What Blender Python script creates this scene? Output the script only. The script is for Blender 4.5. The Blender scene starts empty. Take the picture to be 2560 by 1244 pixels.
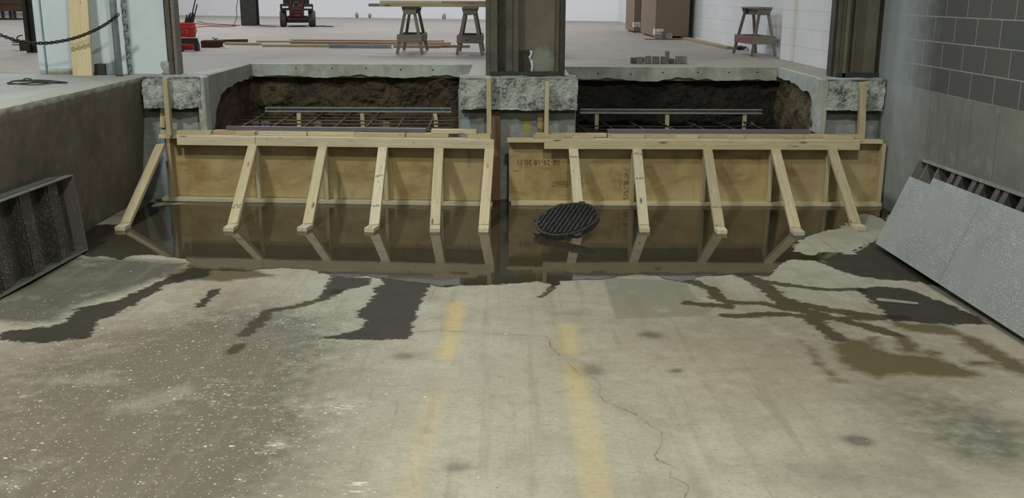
import bpy, bmesh, math, random
import numpy as np
from mathutils import Vector, Matrix, noise as mn

S = bpy.context.scene
COL = S.collection
random.seed(7)

# ------------------------------------------------------------------ camera
F_PX, CX, CY, H = 2500.0, 1280.0, 622.0, 1.96
YAW, PIT, ROLL = math.radians(-0.6168), math.radians(14.2062), math.radians(0.25)
RM = (Matrix.Rotation(YAW, 3, 'Z') @ Matrix.Rotation(math.pi/2 - PIT, 3, 'X') @ Matrix.Rotation(ROLL, 3, 'Z'))
cam = bpy.data.cameras.new('camera')
cam.sensor_width = 36.0; cam.lens = F_PX/2560*36
cam.clip_start = 0.05; cam.clip_end = 200
camo = bpy.data.objects.new('camera', cam); COL.objects.link(camo)
camo.matrix_world = Matrix.Translation((0, 0, H)) @ RM.to_4x4()
S.camera = camo

# ------------------------------------------------------------------ world, view, lights
w = bpy.data.worlds.new('world'); S.world = w; w.use_nodes = True
w.node_tree.nodes['Background'].inputs[0].default_value = (0.75, 0.8, 0.85, 1)
w.node_tree.nodes['Background'].inputs[1].default_value = 0.3
S.view_settings.view_transform = 'Standard'; S.view_settings.look = 'None'
S.view_settings.gamma = 1.0; S.view_settings.exposure = 0.0
S.view_settings.use_curve_mapping = False

def area(loc, size, power, col, aim=None):
    l = bpy.data.lights.new('ceiling_lamp', 'AREA'); l.shape = 'RECTANGLE'
    l.size, l.size_y = size; l.energy = power; l.color = col
    o = bpy.data.objects.new('ceiling_lamp', l); COL.objects.link(o); o.location = loc
    if aim: o.rotation_euler = (Vector(aim) - Vector(loc)).to_track_quat('-Z', 'Y').to_euler()
    return o
WARM = (1.0, 0.97, 0.80); COOL = (0.93, 0.96, 1.0)
area((-4.4, 3.6, 7.9), (0.7, 0.5), 470, (1.0, 0.985, 0.88))
area((0.9, 1.2, 7.9), (0.7, 0.5), 470, WARM)
area((3.0, -3.5, 7.9), (0.7, 0.5), 120, WARM)
for x, y, p in ((-9, 14, 190), (-1.5, 15, 150), (-9, 22, 330), (-1.5, 23, 330), (-17, 20, 260), (-9, 30, 400), (-1.5, 28, 300), (-17, 30, 330)):
    area((x, y, 9.9), (2.4, 0.5), p*1.12, COOL)

# ------------------------------------------------------------------ picture -> place helpers
C0 = Vector((0, 0, H))
def ray(x, y): return RM @ Vector(((x-CX)/F_PX, -(y-CY)/F_PX, -1.0))
def hitY(x, y, Y): d = ray(x, y); return C0 + d*(Y/d.y)
def hitX(x, y, X): d = ray(x, y); return C0 + d*(X/d.x)
def hitZ(x, y, Z): d = ray(x, y); return C0 + d*((Z-H)/d.z)
RAMP0, SL = 6.7, 0.045
def zf(Y): return max(0.0, SL*(RAMP0-Y))
def flr(x, y):
    d = ray(x, y); P = C0 + d*(-H/d.z)
    if P.y < RAMP0: P = C0 + d*((SL*RAMP0-H)/(d.z+SL*d.y))
    return P
D = 1.2

# ------------------------------------------------------------------ object helpers
def mesh_obj(name, bm, mat, parent=None):
    me = bpy.data.meshes.new(name); bm.to_mesh(me); bm.free()
    o = bpy.data.objects.new(name, me); COL.objects.link(o)
    if mat: me.materials.append(mat)
    if parent: o.parent = parent
    return o
def tag(o, label, cat, group=None, kind=None):
    if label: o['label'] = label
    if cat: o['category'] = cat
    if group: o['group'] = group
    if kind: o['kind'] = kind
    return o
def struct(o): o['kind'] = 'structure'; return o
def empty(name, loc, label, cat, group=None, rz=0):
    o = bpy.data.objects.new(name, None); COL.objects.link(o); o.location = loc; o.rotation_euler = (0, 0, rz)
    o.empty_display_size = .1
    return tag(o, label, cat, group)
def copy_tree(o, parent=None):
    c = o.copy(); COL.objects.link(c); c.parent = parent
    for ch in [x for x in bpy.data.objects if x.parent == o]: copy_tree(ch, c)
    return c
def badd(bm, c, s, M=None, bev=0.0):
    """box centred at c with full size s; M optional extra matrix"""
    r = bmesh.ops.create_cube(bm, size=1.0)
    vs = r['verts']
    bmesh.ops.scale(bm, vec=s, verts=vs)
    bmesh.ops.translate(bm, vec=c, verts=vs)
    if bev > 0:
        es = list({e for v in vs for e in v.link_edges})
        rr = bmesh.ops.bevel(bm, geom=es, offset=bev, segments=1, affect='EDGES')
        vs = list({v for f in rr['faces'] for v in f.verts} | {v for v in vs if v.is_valid})
    if M is not None: bmesh.ops.transform(bm, matrix=M, verts=vs)
    return vs
def frame(a, b, up=Vector((0, 0, 1))):
    a, b = Vector(a), Vector(b); x = (b-a).normalized()
    y = Vector(up).cross(x).normalized(); z = x.cross(y)
    M = Matrix((x, y, z)).transposed().to_4x4(); M.translation = (a+b)/2
    return M
def local(root, M):
    return (Matrix.Translation(-root.location) @ M) if root else M
def bar(name, a, b, wy, tz, mat, root=None, up=(0, 0, 1), bev=0.003):
    """lumber from a to b, width wy across, thickness tz along up; mesh lies along its own x"""
    L = (Vector(b)-Vector(a)).length
    bm = bmesh.new(); badd(bm, (0, 0, 0), (L, wy, tz), bev=bev)
    o = mesh_obj(name, bm, mat, root); o.matrix_basis = local(root, frame(a, b, Vector(up)))
    return o
def abox(name, p0, p1, mat, root=None, bev=0.003):
    """axis aligned box between two corners"""
    p0, p1 = Vector(p0), Vector(p1); c = (p0+p1)/2; s = [abs(v) for v in (p1-p0)]
    bm = bmesh.new(); badd(bm, (0, 0, 0) if root else c, s, bev=bev)
    o = mesh_obj(name, bm, mat, root)
    if root: o.location = c-root.location
    return o
def tube_bm(bm, pts, r, n=8, closed=False):
    pts = [Vector(p) for p in pts]; N = len(pts); rings = []
    for i, p in enumerate(pts):
        a = pts[i-1] if (i > 0 or closed) else p
        b = pts[(i+1) % N] if (i < N-1 or closed) else p
        t = (b-a).normalized(); u = t.cross(Vector((0, 0, 1)))
        if u.length < .05: u = t.cross(Vector((0, 1, 0)))
        u.normalize(); v = t.cross(u)
        rings.append([bm.verts.new(p+u*math.cos(k*2*math.pi/n)*r+v*math.sin(k*2*math.pi/n)*r) for k in range(n)])
    for i in range(N if closed else N-1):
        A, B = rings[i], rings[(i+1) % N]
        for k in range(n): bm.faces.new((A[k], A[(k+1) % n], B[(k+1) % n], B[k]))
    if not closed: bm.faces.new(rings[0][::-1]); bm.faces.new(rings[-1])
def tube(name, pts, r, mat, root=None, n=8, closed=False):
    bm = bmesh.new(); off = root.location if root else Vector()
    tube_bm(bm, [Vector(p)-off for p in pts], r, n, closed)
    o = mesh_obj(name, bm, mat, root)
    for f in o.data.polygons: f.use_smooth = True
    return o
def lathe_bm(bm, prof, n=32):
    rings = [[bm.verts.new((r*math.cos(k*2*math.pi/n), r*math.sin(k*2*math.pi/n), z)) for k in range(n)] for r, z in prof]
    for A, B in zip(rings, rings[1:]):
        for k in range(n): bm.faces.new((A[k], A[(k+1) % n], B[(k+1) % n], B[k]))
def prism_bm(bm, poly, ext):
    """closed polygon (3D points) extruded by vector ext"""
    a = [bm.verts.new(p) for p in poly]; b = [bm.verts.new(Vector(p)+Vector(ext)) for p in poly]
    bm.faces.new(a[::-1]); bm.faces.new(b); n = len(a)
    for i in range(n): bm.faces.new((a[i], a[(i+1) % n], b[(i+1) % n], b[i]))
    bmesh.ops.recalc_face_normals(bm, faces=bm.faces)
def prism(name, poly, ext, mat, root=None):
    bm = bmesh.new(); off = root.location if root else Vector()
    prism_bm(bm, [Vector(p)-off for p in poly], ext)
    return mesh_obj(name, bm, mat, root)
def rough_box(name, p0, p1, mat, step, amp, scale, seed=0, root=None, keep_top=True):
    """box whose faces are cut fine and pushed in and out by noise"""
    p0, p1 = Vector(p0), Vector(p1); s = p1-p0; c = (p0+p1)/2
    bm = bmesh.new(); off = root.location if root else Vector()
    nx, ny, nz = [max(1, int(round(v/step))) for v in s]
    def grid(o, u, v, nu, nv):
        V = [[bm.verts.new(o+u*i/nu+v*j/nv) for j in range(nv+1)] for i in range(nu+1)]
        for i in range(nu):
            for j in range(nv): bm.faces.new((V[i][j], V[i+1][j], V[i+1][j+1], V[i][j+1]))
    X, Y, Z = Vector((s.x, 0, 0)), Vector((0, s.y, 0)), Vector((0, 0, s.z))
    grid(p0, X, Z, nx, nz); grid(p0+Y, Z, X, nz, nx)
    grid(p0, Z, Y, nz, ny); grid(p0+X, Y, Z, ny, nz)
    grid(p0+Z, X, Y, nx, ny); grid(p0, Y, X, ny, nx)
    bmesh.ops.remove_doubles(bm, verts=bm.verts, dist=1e-5)
    sd = Vector((seed*3.1, seed*7.7, seed*1.3))
    for v in bm.verts:
        q = v.co*scale+sd
        d = mn.noise(q)+.5*mn.noise(q*2.3)+.3*mn.noise(q*5.1)
        dirv = (v.co-c); dirv = Vector((dirv.x/s.x, dirv.y/s.y, dirv.z/s.z))
        m = max(abs(dirv.x), abs(dirv.y), abs(dirv.z))
        nv = Vector([math.copysign(1, a) if abs(a) > m-1e-3 else 0 for a in dirv])
        k = amp*(d-.35)
        if keep_top and nv.z > 0: k *= 0.25
        v.co += nv.normalized()*k
        v.co -= off
    return mesh_obj(name, bm, mat, root)

# ------------------------------------------------------------------ materials
class NT:
    def __init__(s, name):
        s.m = bpy.data.materials.new(name); s.m.use_nodes = True
        s.t = s.m.node_tree; s.t.nodes.clear()
        s.out = s.t.nodes.new('ShaderNodeOutputMaterial')
        s.b = s.n('ShaderNodeBsdfPrincipled'); s.l(s.b.outputs[0], s.out.inputs[0])
    def n(s, ty, **k):
        x = s.t.nodes.new(ty)
        for a, v in k.items(): setattr(x, a, v)
        return x
    def l(s, a, b): s.t.links.new(a, b)
    def inp(s, sock, v):
        if isinstance(v, bpy.types.NodeSocket): s.l(v, sock)
        elif isinstance(v, (tuple, list)) and len(v) == 3 and sock.type == 'RGBA': sock.default_value = (*v, 1)
        else: sock.default_value = v
    def obj(s): return s.n('ShaderNodeTexCoord').outputs['Object']
    def noise(s, vec, scale, det=4, rough=.55, dist=0.0, col=False):
        x = s.n('ShaderNodeTexNoise'); s.l(vec, x.inputs['Vector'])
        x.inputs['Scale'].default_value = scale; x.inputs['Detail'].default_value = det
        x.inputs['Roughness'].default_value = rough; x.inputs['Distortion'].default_value = dist
        return x.outputs['Color' if col else 'Fac']
    def map(s, vec, scale=(1, 1, 1), loc=(0, 0, 0), rot=(0, 0, 0)):
        x = s.n('ShaderNodeMapping'); s.l(vec, x.inputs[0]); x.inputs['Scale'].default_value = scale
        x.inputs['Location'].default_value = loc; x.inputs['Rotation'].default_value = rot
        return x.outputs[0]
    def vor(s, vec, scale, feat='F1', out='Distance', rnd=1.0):
        x = s.n('ShaderNodeTexVoronoi', feature=feat); s.l(vec, x.inputs['Vector']); x.inputs['Scale'].default_value = scale
        x.inputs['Randomness'].default_value = rnd
        return x.outputs[out]
    def mr(s, v, a, b, c=0., d=1., smooth=False):
        x = s.n('ShaderNodeMapRange', clamp=True)
        if smooth: x.interpolation_type = 'SMOOTHSTEP'
        s.inp(x.inputs[0], v)
        for i, q in enumerate((a, b, c, d)): x.inputs[i+1].default_value = q
        return x.outputs[0]
    def math(s, op, a, b=0.0, c=None):
        x = s.n('ShaderNodeMath', operation=op); s.inp(x.inputs[0], a); s.inp(x.inputs[1], b)
        if c is not None: s.inp(x.inputs[2], c)
        return x.outputs[0]
    def mix(s, f, a, b, mode='MIX'):
        x = s.n('ShaderNodeMix', data_type='RGBA', blend_type=mode)
        s.inp(x.inputs[0], f); s.inp(x.inputs[6], a); s.inp(x.inputs[7], b)
        return x.outputs[2]
    def bump(s, h, strength=.3, dist=.01):
        x = s.n('ShaderNodeBump'); s.l(h, x.inputs['Height']); x.inputs['Strength'].default_value = strength
        x.inputs['Distance'].default_value = dist; s.l(x.outputs[0], s.b.inputs['Normal'])
    def attr(s, name): return s.n('ShaderNodeAttribute', attribute_name=name).outputs['Fac']
    def sep(s, vec):
        x = s.n('ShaderNodeSeparateXYZ'); s.l(vec, x.inputs[0]); return x.outputs
    def set(s, **k):
        for a, v in k.items(): s.inp(s.b.inputs[a.replace('_', ' ')], v)
        return s.m

def plain(name, col, rough=.6, metal=0., var=.18, sc=8., bmp=.15, dirt_glint=None, dirt_glint_amt=.5, spec=.5):
    m = NT(name); o = m.obj()
    n1 = m.noise(o, sc, 5); n2 = m.noise(o, sc*6, 4)
    c2 = tuple(c*(1-var*2) for c in col)
    c = m.mix(m.mr(n1, .3, .7), c2, col)
    if dirt_glint: c = m.mix(m.mr(n2, .5, .72, 0, dirt_glint_amt), c, dirt_glint)
    m.bump(n2, bmp, .004)
    return m.set(Base_Color=c, Roughness=rough, Metallic=metal, Specular_IOR_Level=spec)

def concrete(name, base, dark, light, sc=1.0, bmp=.4, streak=True, rough=.85, low=None, low_z=.3, formlines=False):
    m = NT(name); o = m.obj()
    big = m.noise(o, 1.1*sc, 5, .6); mid = m.noise(o, 7*sc, 6, .6); fine = m.noise(o, 60*sc, 5, .6)
    c = m.mix(m.mr(big, .35, .65), base, dark)
    c = m.mix(m.mr(mid, .52, .75, 0, .6), c, light)
    if streak:
        st = m.noise(m.map(o, (5, 5, .5)), 1.6, 5, .65)
        c = m.mix(m.mr(st, .5, .72, 0, .5), c, dark)
    c = m.mix(m.mr(fine, .3, .7, 0, .35), c, dark)
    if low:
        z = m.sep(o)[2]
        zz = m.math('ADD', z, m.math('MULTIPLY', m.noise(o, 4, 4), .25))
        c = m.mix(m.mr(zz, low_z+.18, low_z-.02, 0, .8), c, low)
    pits = m.vor(o, 42*sc); 
    c = m.mix(m.mr(pits, .1, .16, .5, 0), c, tuple(v*.4 for v in dark))
    m.bump(m.math('ADD', m.math('MULTIPLY', mid, .6), fine), bmp, .006)
    return m.set(Base_Color=c, Roughness=rough)

def wood(name, col, dark, rough=.75, knots=True, grain=1.0):
    m = NT(name); o = m.obj()
    rnd = m.n('ShaderNodeObjectInfo').outputs['Random']
    v = m.n('ShaderNodeVectorMath', operation='ADD'); m.l(o, v.inputs[0])
    cb = m.n('ShaderNodeCombineXYZ'); m.l(m.math('MULTIPLY', rnd, 37.0), cb.inputs[0]); m.l(m.math('MULTIPLY', rnd, 11.0), cb.inputs[1])
    m.l(cb.outputs[0], v.inputs[1]); p = v.outputs[0]
    g = m.noise(m.map(p, (1.2, 22, 22)), 2.2*grain, 6, .65, .6)
    f = m.noise(m.map(p, (6, 120, 120)), 2.0, 4, .6)
    b = m.noise(p, 3.5, 4)
    c = m.mix(m.mr(g, .35, .72), col, dark)
    c = m.mix(m.mr(f, .45, .75, 0, .35), c, tuple(x*.6 for x in dark))
    c = m.mix(m.mr(b, .45, .75, 0, .35), c, tuple(x*.75 for x in col))
    if knots:
        k = m.vor(m.map(p, (2.2, 9, 9)), 1.0)
        c = m.mix(m.mr(k, .05, .13, .85, 0), c, (.07, .04, .02))
    nl = m.vor(m.map(p, (6, 26, 26)), 1.0); c = m.mix(m.mr(nl, .07, .12, .7, 0), c, (.16, .11, .06))
    m.bump(g, .12, .003)
    # each board has its own slight tone
    h = m.n('ShaderNodeHueSaturation'); m.l(c, h.inputs['Color']); m.l(m.mr(rnd, 0, 1, .82, 1.12), h.inputs['Value'])
    return m.set(Base_Color=h.outputs[0], Roughness=rough)

M = {}
M['lumber'] = wood('lumber_pale', (.62, .56, .39), (.49, .41, .25))
M['lumber_white'] = wood('lumber_whitened', (.66, .62, .48), (.52, .45, .31))
M['lumber_old'] = wood('lumber_worn', (.42, .34, .22), (.28, .21, .13))
M['lumber_pink'] = wood('lumber_pink', (.50, .36, .25), (.36, .23, .15))
M['lumber_red'] = wood('lumber_redbrown', (.22, .13, .08), (.13, .07, .045))
M['lumber_grey'] = wood('lumber_greyed', (.26, .24, .21), (.15, .135, .12))
M['steel_dark'] = plain('dark_steel', (.055, .055, .05), .55, .3, .2, 6, .2, (.12, .08, .05), .4)
M['steel_brown'] = plain('brown_steel', (.12, .11, .092), .6, .2, .25, 5, .3, (.20, .18, .15), .35)
M['steel_taupe'] = plain('taupe_panel', (.17, .155, .125), .6, .1, .15, 2.5, .15, (.10, .09, .07), .4)
M['galv'] = plain('galvanized', (.34, .39, .43), .42, .35, .2, 20, .1, (.55, .58, .6), .4)
M['rust_bar'] = plain('rusty_bar', (.19, .155, .11), .8, .2, .25, 20, .3)
M['rust'] = plain('rust_brown', (.13, .065, .04), .85, .1, .3, 5, .4, (.04, .03, .03), .6)
M['chain_white'] = plain('chalky_paint', (.58, .64, .66), .6, .1, .2, 30, .1)
M['black'] = plain('black_rubber', (.022, .02, .02), .7, 0, .2, 8, .3)
M['tire'] = plain('tire_grey', (.075, .072, .07), .85, 0, .25, 9, .4, (.15, .14, .13), .35)
M['machine_red'] = plain('machine_red', (.11, .022, .025), .5, .1, .3, 6, .2, (.03, .02, .02), .6)
M['white_lens'] = plain('white_lens', (.85, .85, .87), .4, 0, .03, 5, 0)
M['bucket'] = plain('red_plastic', (.72, .045, .03), .45, 0, .1, 5, .05)
M['letter'] = plain('pale_print', (.75, .35, .28), .6, 0, .1, 5, 0)
M['ink'] = plain('faded_ink', (.16, .075, .04), .8, 0, .2, 30, 0)
M['ink_black'] = plain('black_ink', (.05, .045, .04), .8, 0, .2, 30, 0)
M['cardboard'] = plain('cardboard', (.225, .165, .115), .85, 0, .06, 2, .05)
M['paper'] = plain('paper', (.75, .74, .73), .7, 0, .04, 5, 0)
M['white_paint'] = plain('white_paint', (.64, .74, .81), .6, 0, .04, 1.5, .12, (.50, .57, .60), .3)
M['cord_red'] = plain('red_cord', (.35, .05, .05), .6)
M['cord_dark'] = plain('dark_cord', (.06, .05, .05), .6)
M['pier'] = concrete('pier_concrete', (.37, .42, .44), (.18, .20, .205), (.52, .57, .58), 1.6, .6, True)
def chipped():
    m = NT('chipped_concrete'); o = m.obj()
    a = m.noise(o, 5, 6, .7); b = m.noise(o, 32, 5, .75); d_ = m.noise(o, 90, 3, .6); v = m.vor(o, 55)
    c = m.mix(m.mr(a, .44, .60), (.64, .71, .705), (.32, .35, .355))
    c = m.mix(m.mr(m.math('ADD', b, m.math('MULTIPLY', a, .5)), .80, .92, 0, .85), c, (.70, .75, .73))
    c = m.mix(m.mr(m.math('ADD', b, m.math('MULTIPLY', a, -.45)), .14, .24, .8, 0), c, (.07, .075, .07))
    c = m.mix(m.mr(v, .12, .2, .5, 0), c, (.10, .10, .095))
    m.bump(m.math('ADD', b, m.math('MULTIPLY', d_, .4)), 1.0, .03)
    return m.set(Base_Color=c, Roughness=.9)
M['pier_rough'] = chipped()
def stain(mat, x, z, sx, sz, col):
    t = mat.node_tree; b = [n for n in t.nodes if n.type == 'BSDF_PRINCIPLED'][0]; src = b.inputs['Base Color'].links[0].from_socket
    tc = t.nodes.new('ShaderNodeTexCoord'); mp = t.nodes.new('ShaderNodeMapping'); mp.inputs['Location'].default_value = (-x/sx, 0, -z/sz); mp.inputs['Scale'].default_value = (1/sx, 0, 1/sz)
    ln = t.nodes.new('ShaderNodeVectorMath'); ln.operation = 'LENGTH'; nz = t.nodes.new('ShaderNodeTexNoise'); nz.inputs['Scale'].default_value = 14
    ad = t.nodes.new('ShaderNodeMath'); ad.operation = 'ADD'; mr = t.nodes.new('ShaderNodeMapRange')
    for k, v in enumerate((1.2, 1.7, .75, 0)): mr.inputs[k+1].default_value = v
    mx = t.nodes.new('ShaderNodeMix'); mx.data_type = 'RGBA'; mx.inputs[7].default_value = (*col, 1)
    L = t.links.new; L(tc.outputs['Object'], mp.inputs[0]); L(mp.outputs[0], ln.inputs[0]); L(tc.outputs['Object'], nz.inputs['Vector'])
    L(ln.outputs['Value'], ad.inputs[0]); L(nz.outputs['Fac'], ad.inputs[1]); L(ad.outputs[0], mr.inputs[0]); L(mr.outputs[0], mx.inputs[0]); L(src, mx.inputs[6]); L(mx.outputs[2], b.inputs['Base Color'])
stain(M['pier'], .245, .74, .035, .16, (.38, .36, .04)); stain(M['pier'], -.35, .55, .05, .5, (.30, .38, .46)); stain(M['pier'], -3.30, .35, .05, .45, (.34, .44, .54))
M['slab_edge'] = concrete('slab_edge_concrete', (.60, .67, .65), (.30, .32, .29), (.72, .78, .76), 1.8, .5, True)
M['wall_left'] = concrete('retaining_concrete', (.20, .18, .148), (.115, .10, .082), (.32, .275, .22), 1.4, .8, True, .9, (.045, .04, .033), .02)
M['stone'] = concrete('grey_stone', (.33, .33, .29), (.20, .20, .18), (.45, .45, .40), 4, .6, False)
M['cast'] = plain('wet_cast_iron', (.06, .064, .066), .22, .45, .3, 26, 1.0, (.36, .38, .38), .6)  # pale flecks paint highlights onto the wet iron
def plywood():
    m = NT('plywood'); o = m.obj()
    g = m.noise(m.map(o, (.8, 1, 7)), 2.4, 6, .6, 1.6)
    wv = m.n('ShaderNodeTexWave', wave_type='BANDS', bands_direction='Z'); m.l(m.map(o, (.35, 1, 1)), wv.inputs['Vector'])
    for k, v in (('Scale', 4.5), ('Distortion', 9.0), ('Detail', 3.0), ('Detail Scale', 1.2)): wv.inputs[k].default_value = v
    c = m.mix(m.mr(g, .3, .7), (.47, .375, .185), (.33, .235, .11))
    c = m.mix(m.mr(wv.outputs['Fac'], .45, .9, 0, .6), c, (.27, .165, .06))
    mm = m.noise(m.map(o, (1.3, 1, 4)), 3.5, 6, .7); c = m.mix(m.mr(mm, .5, .66, 0, .55), c, (.24, .155, .07))
    bl = m.noise(m.map(o, (1, 1, 1.6)), 1.1, 2); c = m.mix(m.mr(bl, .48, .62, 0, .55), c, (.46, .40, .26))
    b = m.noise(o, 2.2, 4)
    c = m.mix(m.mr(b, .5, .7, 0, .55), c, (.54, .44, .20))
    st = m.noise(m.map(o, (9, 1, .35)), 1.5, 3)
    c = m.mix(m.mr(st, .62, .70, 0, .6), c, (.17, .15, .12))
    k = m.vor(m.map(o, (1.6, 1.6, 2.0)), 1.9)
    c = m.mix(m.mr(k, .03, .075, .9, 0), c, (.08, .04, .015))
    sp = m.math('ADD', m.vor(m.map(o, (1, 1, 1.5)), 12), m.math('MULTIPLY', m.noise(o, 5, 3), .25)); c = m.mix(m.mr(sp, .17, .21, .6, 0), c, (.12, .08, .04))
    m.bump(g, .1, .003)
    return m.set(Base_Color=c, Roughness=.6)
M['ply'] = plywood()
def soil(name, a, b, c_, sc=1.0):
    m = NT(name); o = m.obj()
    n1 = m.noise(o, 2.6*sc, 6, .65, .4); n2 = m.noise(o, 16*sc, 6, .7); v = m.vor(o, 22*sc)
    c = m.mix(m.mr(n1, .35, .65), a, b)
    c = m.mix(m.mr(n2, .6, .78, 0, .75), c, c_)
    c = m.mix(m.mr(v, .12, .2, .5, 0), c, tuple(x*1.1 for x in c_))
    m.bump(m.math('ADD', n2, m.math('MULTIPLY', n1, 1.5)), 1.0, .05)
    return m.set(Base_Color=c, Roughness=.95)
M['soil'] = soil('brown_soil', (.15, .118, .07), (.05, .042, .032), (.28, .24, .18))
M['soil_red'] = soil('red_soil', (.10, .05, .036), (.045, .026, .02), (.18, .12, .09))
M['soil_tan'] = soil('tan_soil', (.19, .145, .085), (.085, .065, .042), (.30, .25, .18))
M['soil_shaded'] = soil('shaded_soil', (.04, .032, .022), (.018, .015, .012), (.13, .115, .09))  # right pit's copy of the soil, its shade put into the colour

def blockwall(name, mode):
    m = NT(name); o = m.obj(); s = m.sep(o)
    cb = m.n('ShaderNodeCombineXYZ'); m.l(s[1], cb.inputs[0]); m.l(m.math('SUBTRACT', s[2], 1.18), cb.inputs[1])
    br = m.n('ShaderNodeTexBrick'); m.l(cb.outputs[0], br.inputs['Vector'])
    br.offset = .5; br.inputs['Scale'].default_value = 1.0
    br.inputs['Brick Width'].default_value = .385; br.inputs['Row Height'].default_value = .208
    br.inputs['Mortar Size'].default_value = .0055; br.inputs['Mortar Smooth'].default_value = .4; br.inputs['Bias'].default_value = 0
    big = m.noise(o, 1.2, 4); fine = m.noise(o, 70, 4); mid = m.noise(o, 6, 5)
    if mode == 'grey':
        for k, v in (('Color1', (.085, .093, .088, 1)), ('Color2', (.105, .11, .10, 1)), ('Mortar', (.34, .35, .32, 1))): br.inputs[k].default_value = v
        c = br.outputs['Color']
        # white overspray near the dock corner (paint drifted past the door jamb)
        spray = m.mr(m.math('ADD', s[1], m.math('MULTIPLY', mid, .5)), 8.8, 9.6, 0, .85)
        lowc = m.mix(m.mr(big, .35, .65), (.27, .275, .245), (.19, .195, .175))
        st = m.noise(m.map(o, (1, 5, .45)), 1.6, 5, .65)
        lowc = m.mix(m.mr(st, .52, .68, 0, .5), lowc, (.14, .145, .13))
        lowc = m.mix(m.mr(mid, .52, .7, 0, .4), lowc, (.34, .34, .31))
        # vertical form joints
        fj = m.math('ABSOLUTE', m.math('SUBTRACT', m.math('FRACT', m.math('DIVIDE', m.math('ADD', s[1], .25), .61)), .5))
        lowc = m.mix(m.mr(fj, .006, .014, .55, 0), lowc, (.09, .09, .085))
        top = m.math('ADD', s[2], m.math('MULTIPLY', m.noise(o, 9, 3), .02))
        c = m.mix(m.mr(top, 1.188, 1.194), lowc, c)
        c = m.mix(m.mr(fine, .35, .7, 0, .25), c, (.05, .05, .05))
        c = m.mix(spray, c, (.37, .43, .46))
        rim = m.math('SUBTRACT', s[2], m.math('MULTIPLY', m.noise(o, 3, 3), .16))
        c = m.mix(m.mr(rim, .0, .08, .7, 0), c, (.06, .055, .05))
        h = m.math('ADD', m.math('MULTIPLY', fine, .4), mid)
        m.bump(h, .45, .006)
        return m.set(Base_Color=c, Roughness=.85)
    for k, v in (('Color1', (.74, .76, .77, 1)), ('Color2', (.70, .72, .735, 1)), ('Mortar', (.56, .58, .60, 1))): br.inputs[k].default_value = v
    c = m.mix(m.mr(big, .35, .7, 0, .3), br.outputs['Color'], (.62, .655, .67))
    c = m.mix(m.mr(fine, .6, .8, 0, .2), c, (.45, .45, .44))
    m.bump(br.outputs['Fac'], -.3, .006)
    return m.set(Base_Color=c, Roughness=.7)
M['cmu_grey'] = blockwall('grey_block', 'grey'); M['cmu_white'] = blockwall('white_block', 'white')

def dockfloor():
    m = NT('dock_floor'); o = m.obj()
    big = m.noise(o, .5, 5, .6); mid = m.noise(m.map(o, (1, 1.6, 1)), 4, 6, .65); fine = m.noise(o, 45, 4)
    str_ = m.noise(m.map(o, (1.0, 2.2, 1)), 1.3, 7, .7)
    c = m.mix(m.mr(big, .35, .65), (.30, .262, .232), (.255, .232, .20))
    c = m.mix(m.mr(mid, .5, .75, 0, .6), c, (.39, .355, .325))
    c = m.mix(m.mr(str_, .54, .66, 0, .75), c, (.19, .155, .13))
    c = m.mix(m.mr(fine, .55, .75, 0, .3), c, (.25, .23, .2))
    y = m.sep(o)[1]
    c = m.mix(m.mr(m.math('ADD', y, m.math('MULTIPLY', mid, 2)), 12.0, 14.2, .55, 0), c, (.30, .31, .25))
    m.bump(mid, .2, .004)
    return m.set(Base_Color=c, Roughness=.62)
M['dock'] = dockfloor()
M['dock_left'] = concrete('dock_floor_pale', (.40, .44, .43), (.30, .33, .32), (.50, .54, .53), .9, .25, False, .75)
M['ceiling'] = plain('ceiling_paint', (.35, .35, .35), .9)
M['back'] = plain('white_wall_paint', (.80, .80, .82), .75, 0, .02, .6, .05)

# ------------------------------------------------------------------ floor fields
def vn(x, y, sc, seed=0):
    x = x*sc+seed*17.3; y = y*sc+seed*9.1
    xi = np.floor(x).astype(np.int64); yi = np.floor(y).astype(np.int64); fx = x-xi; fy = y-yi
    fx = fx*fx*(3-2*fx); fy = fy*fy*(3-2*fy)
    def h(a, b):
        n = (a*374761393+b*668265263+seed*1274126177) & 0xffffffff
        n = ((n ^ (n >> 13))*1274126177) & 0xffffffff
        return ((n ^ (n >> 16)) & 0xffff)/65535.0
    return (h(xi, yi)*(1-fx)+h(xi+1, yi)*fx)*(1-fy)+(h(xi, yi+1)*(1-fx)+h(xi+1, yi+1)*fx)*fy-.5
def fbm(x, y, sc, seed=0):
    return vn(x, y, sc, seed)+.5*vn(x, y, sc*2.1, seed+1)+.25*vn(x, y, sc*4.3, seed+2)
def px_poly(pts): return [(p.x, p.y) for p in (flr(*q) for q in pts)]
def sd_poly(X, Y, poly):
    """signed distance, positive inside"""
    d = np.full(X.shape, 1e9); ins = np.zeros(X.shape, bool); n = len(poly)
    for i in range(n):
        ax, ay = poly[i]; bx, by = poly[(i+1) % n]
        ex, ey = bx-ax, by-ay; t = np.clip(((X-ax)*ex+(Y-ay)*ey)/(ex*ex+ey*ey+1e-12), 0, 1)
        d = np.minimum(d, (X-ax-t*ex)**2+(Y-ay-t*ey)**2)
        c = ((ay > Y) != (by > Y)) & (X < (bx-ax)*(Y-ay)/((by-ay) if by != ay else 1e-12)+ax)
        ins ^= c
    d = np.sqrt(d); return np.where(ins, d, -d)
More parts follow.
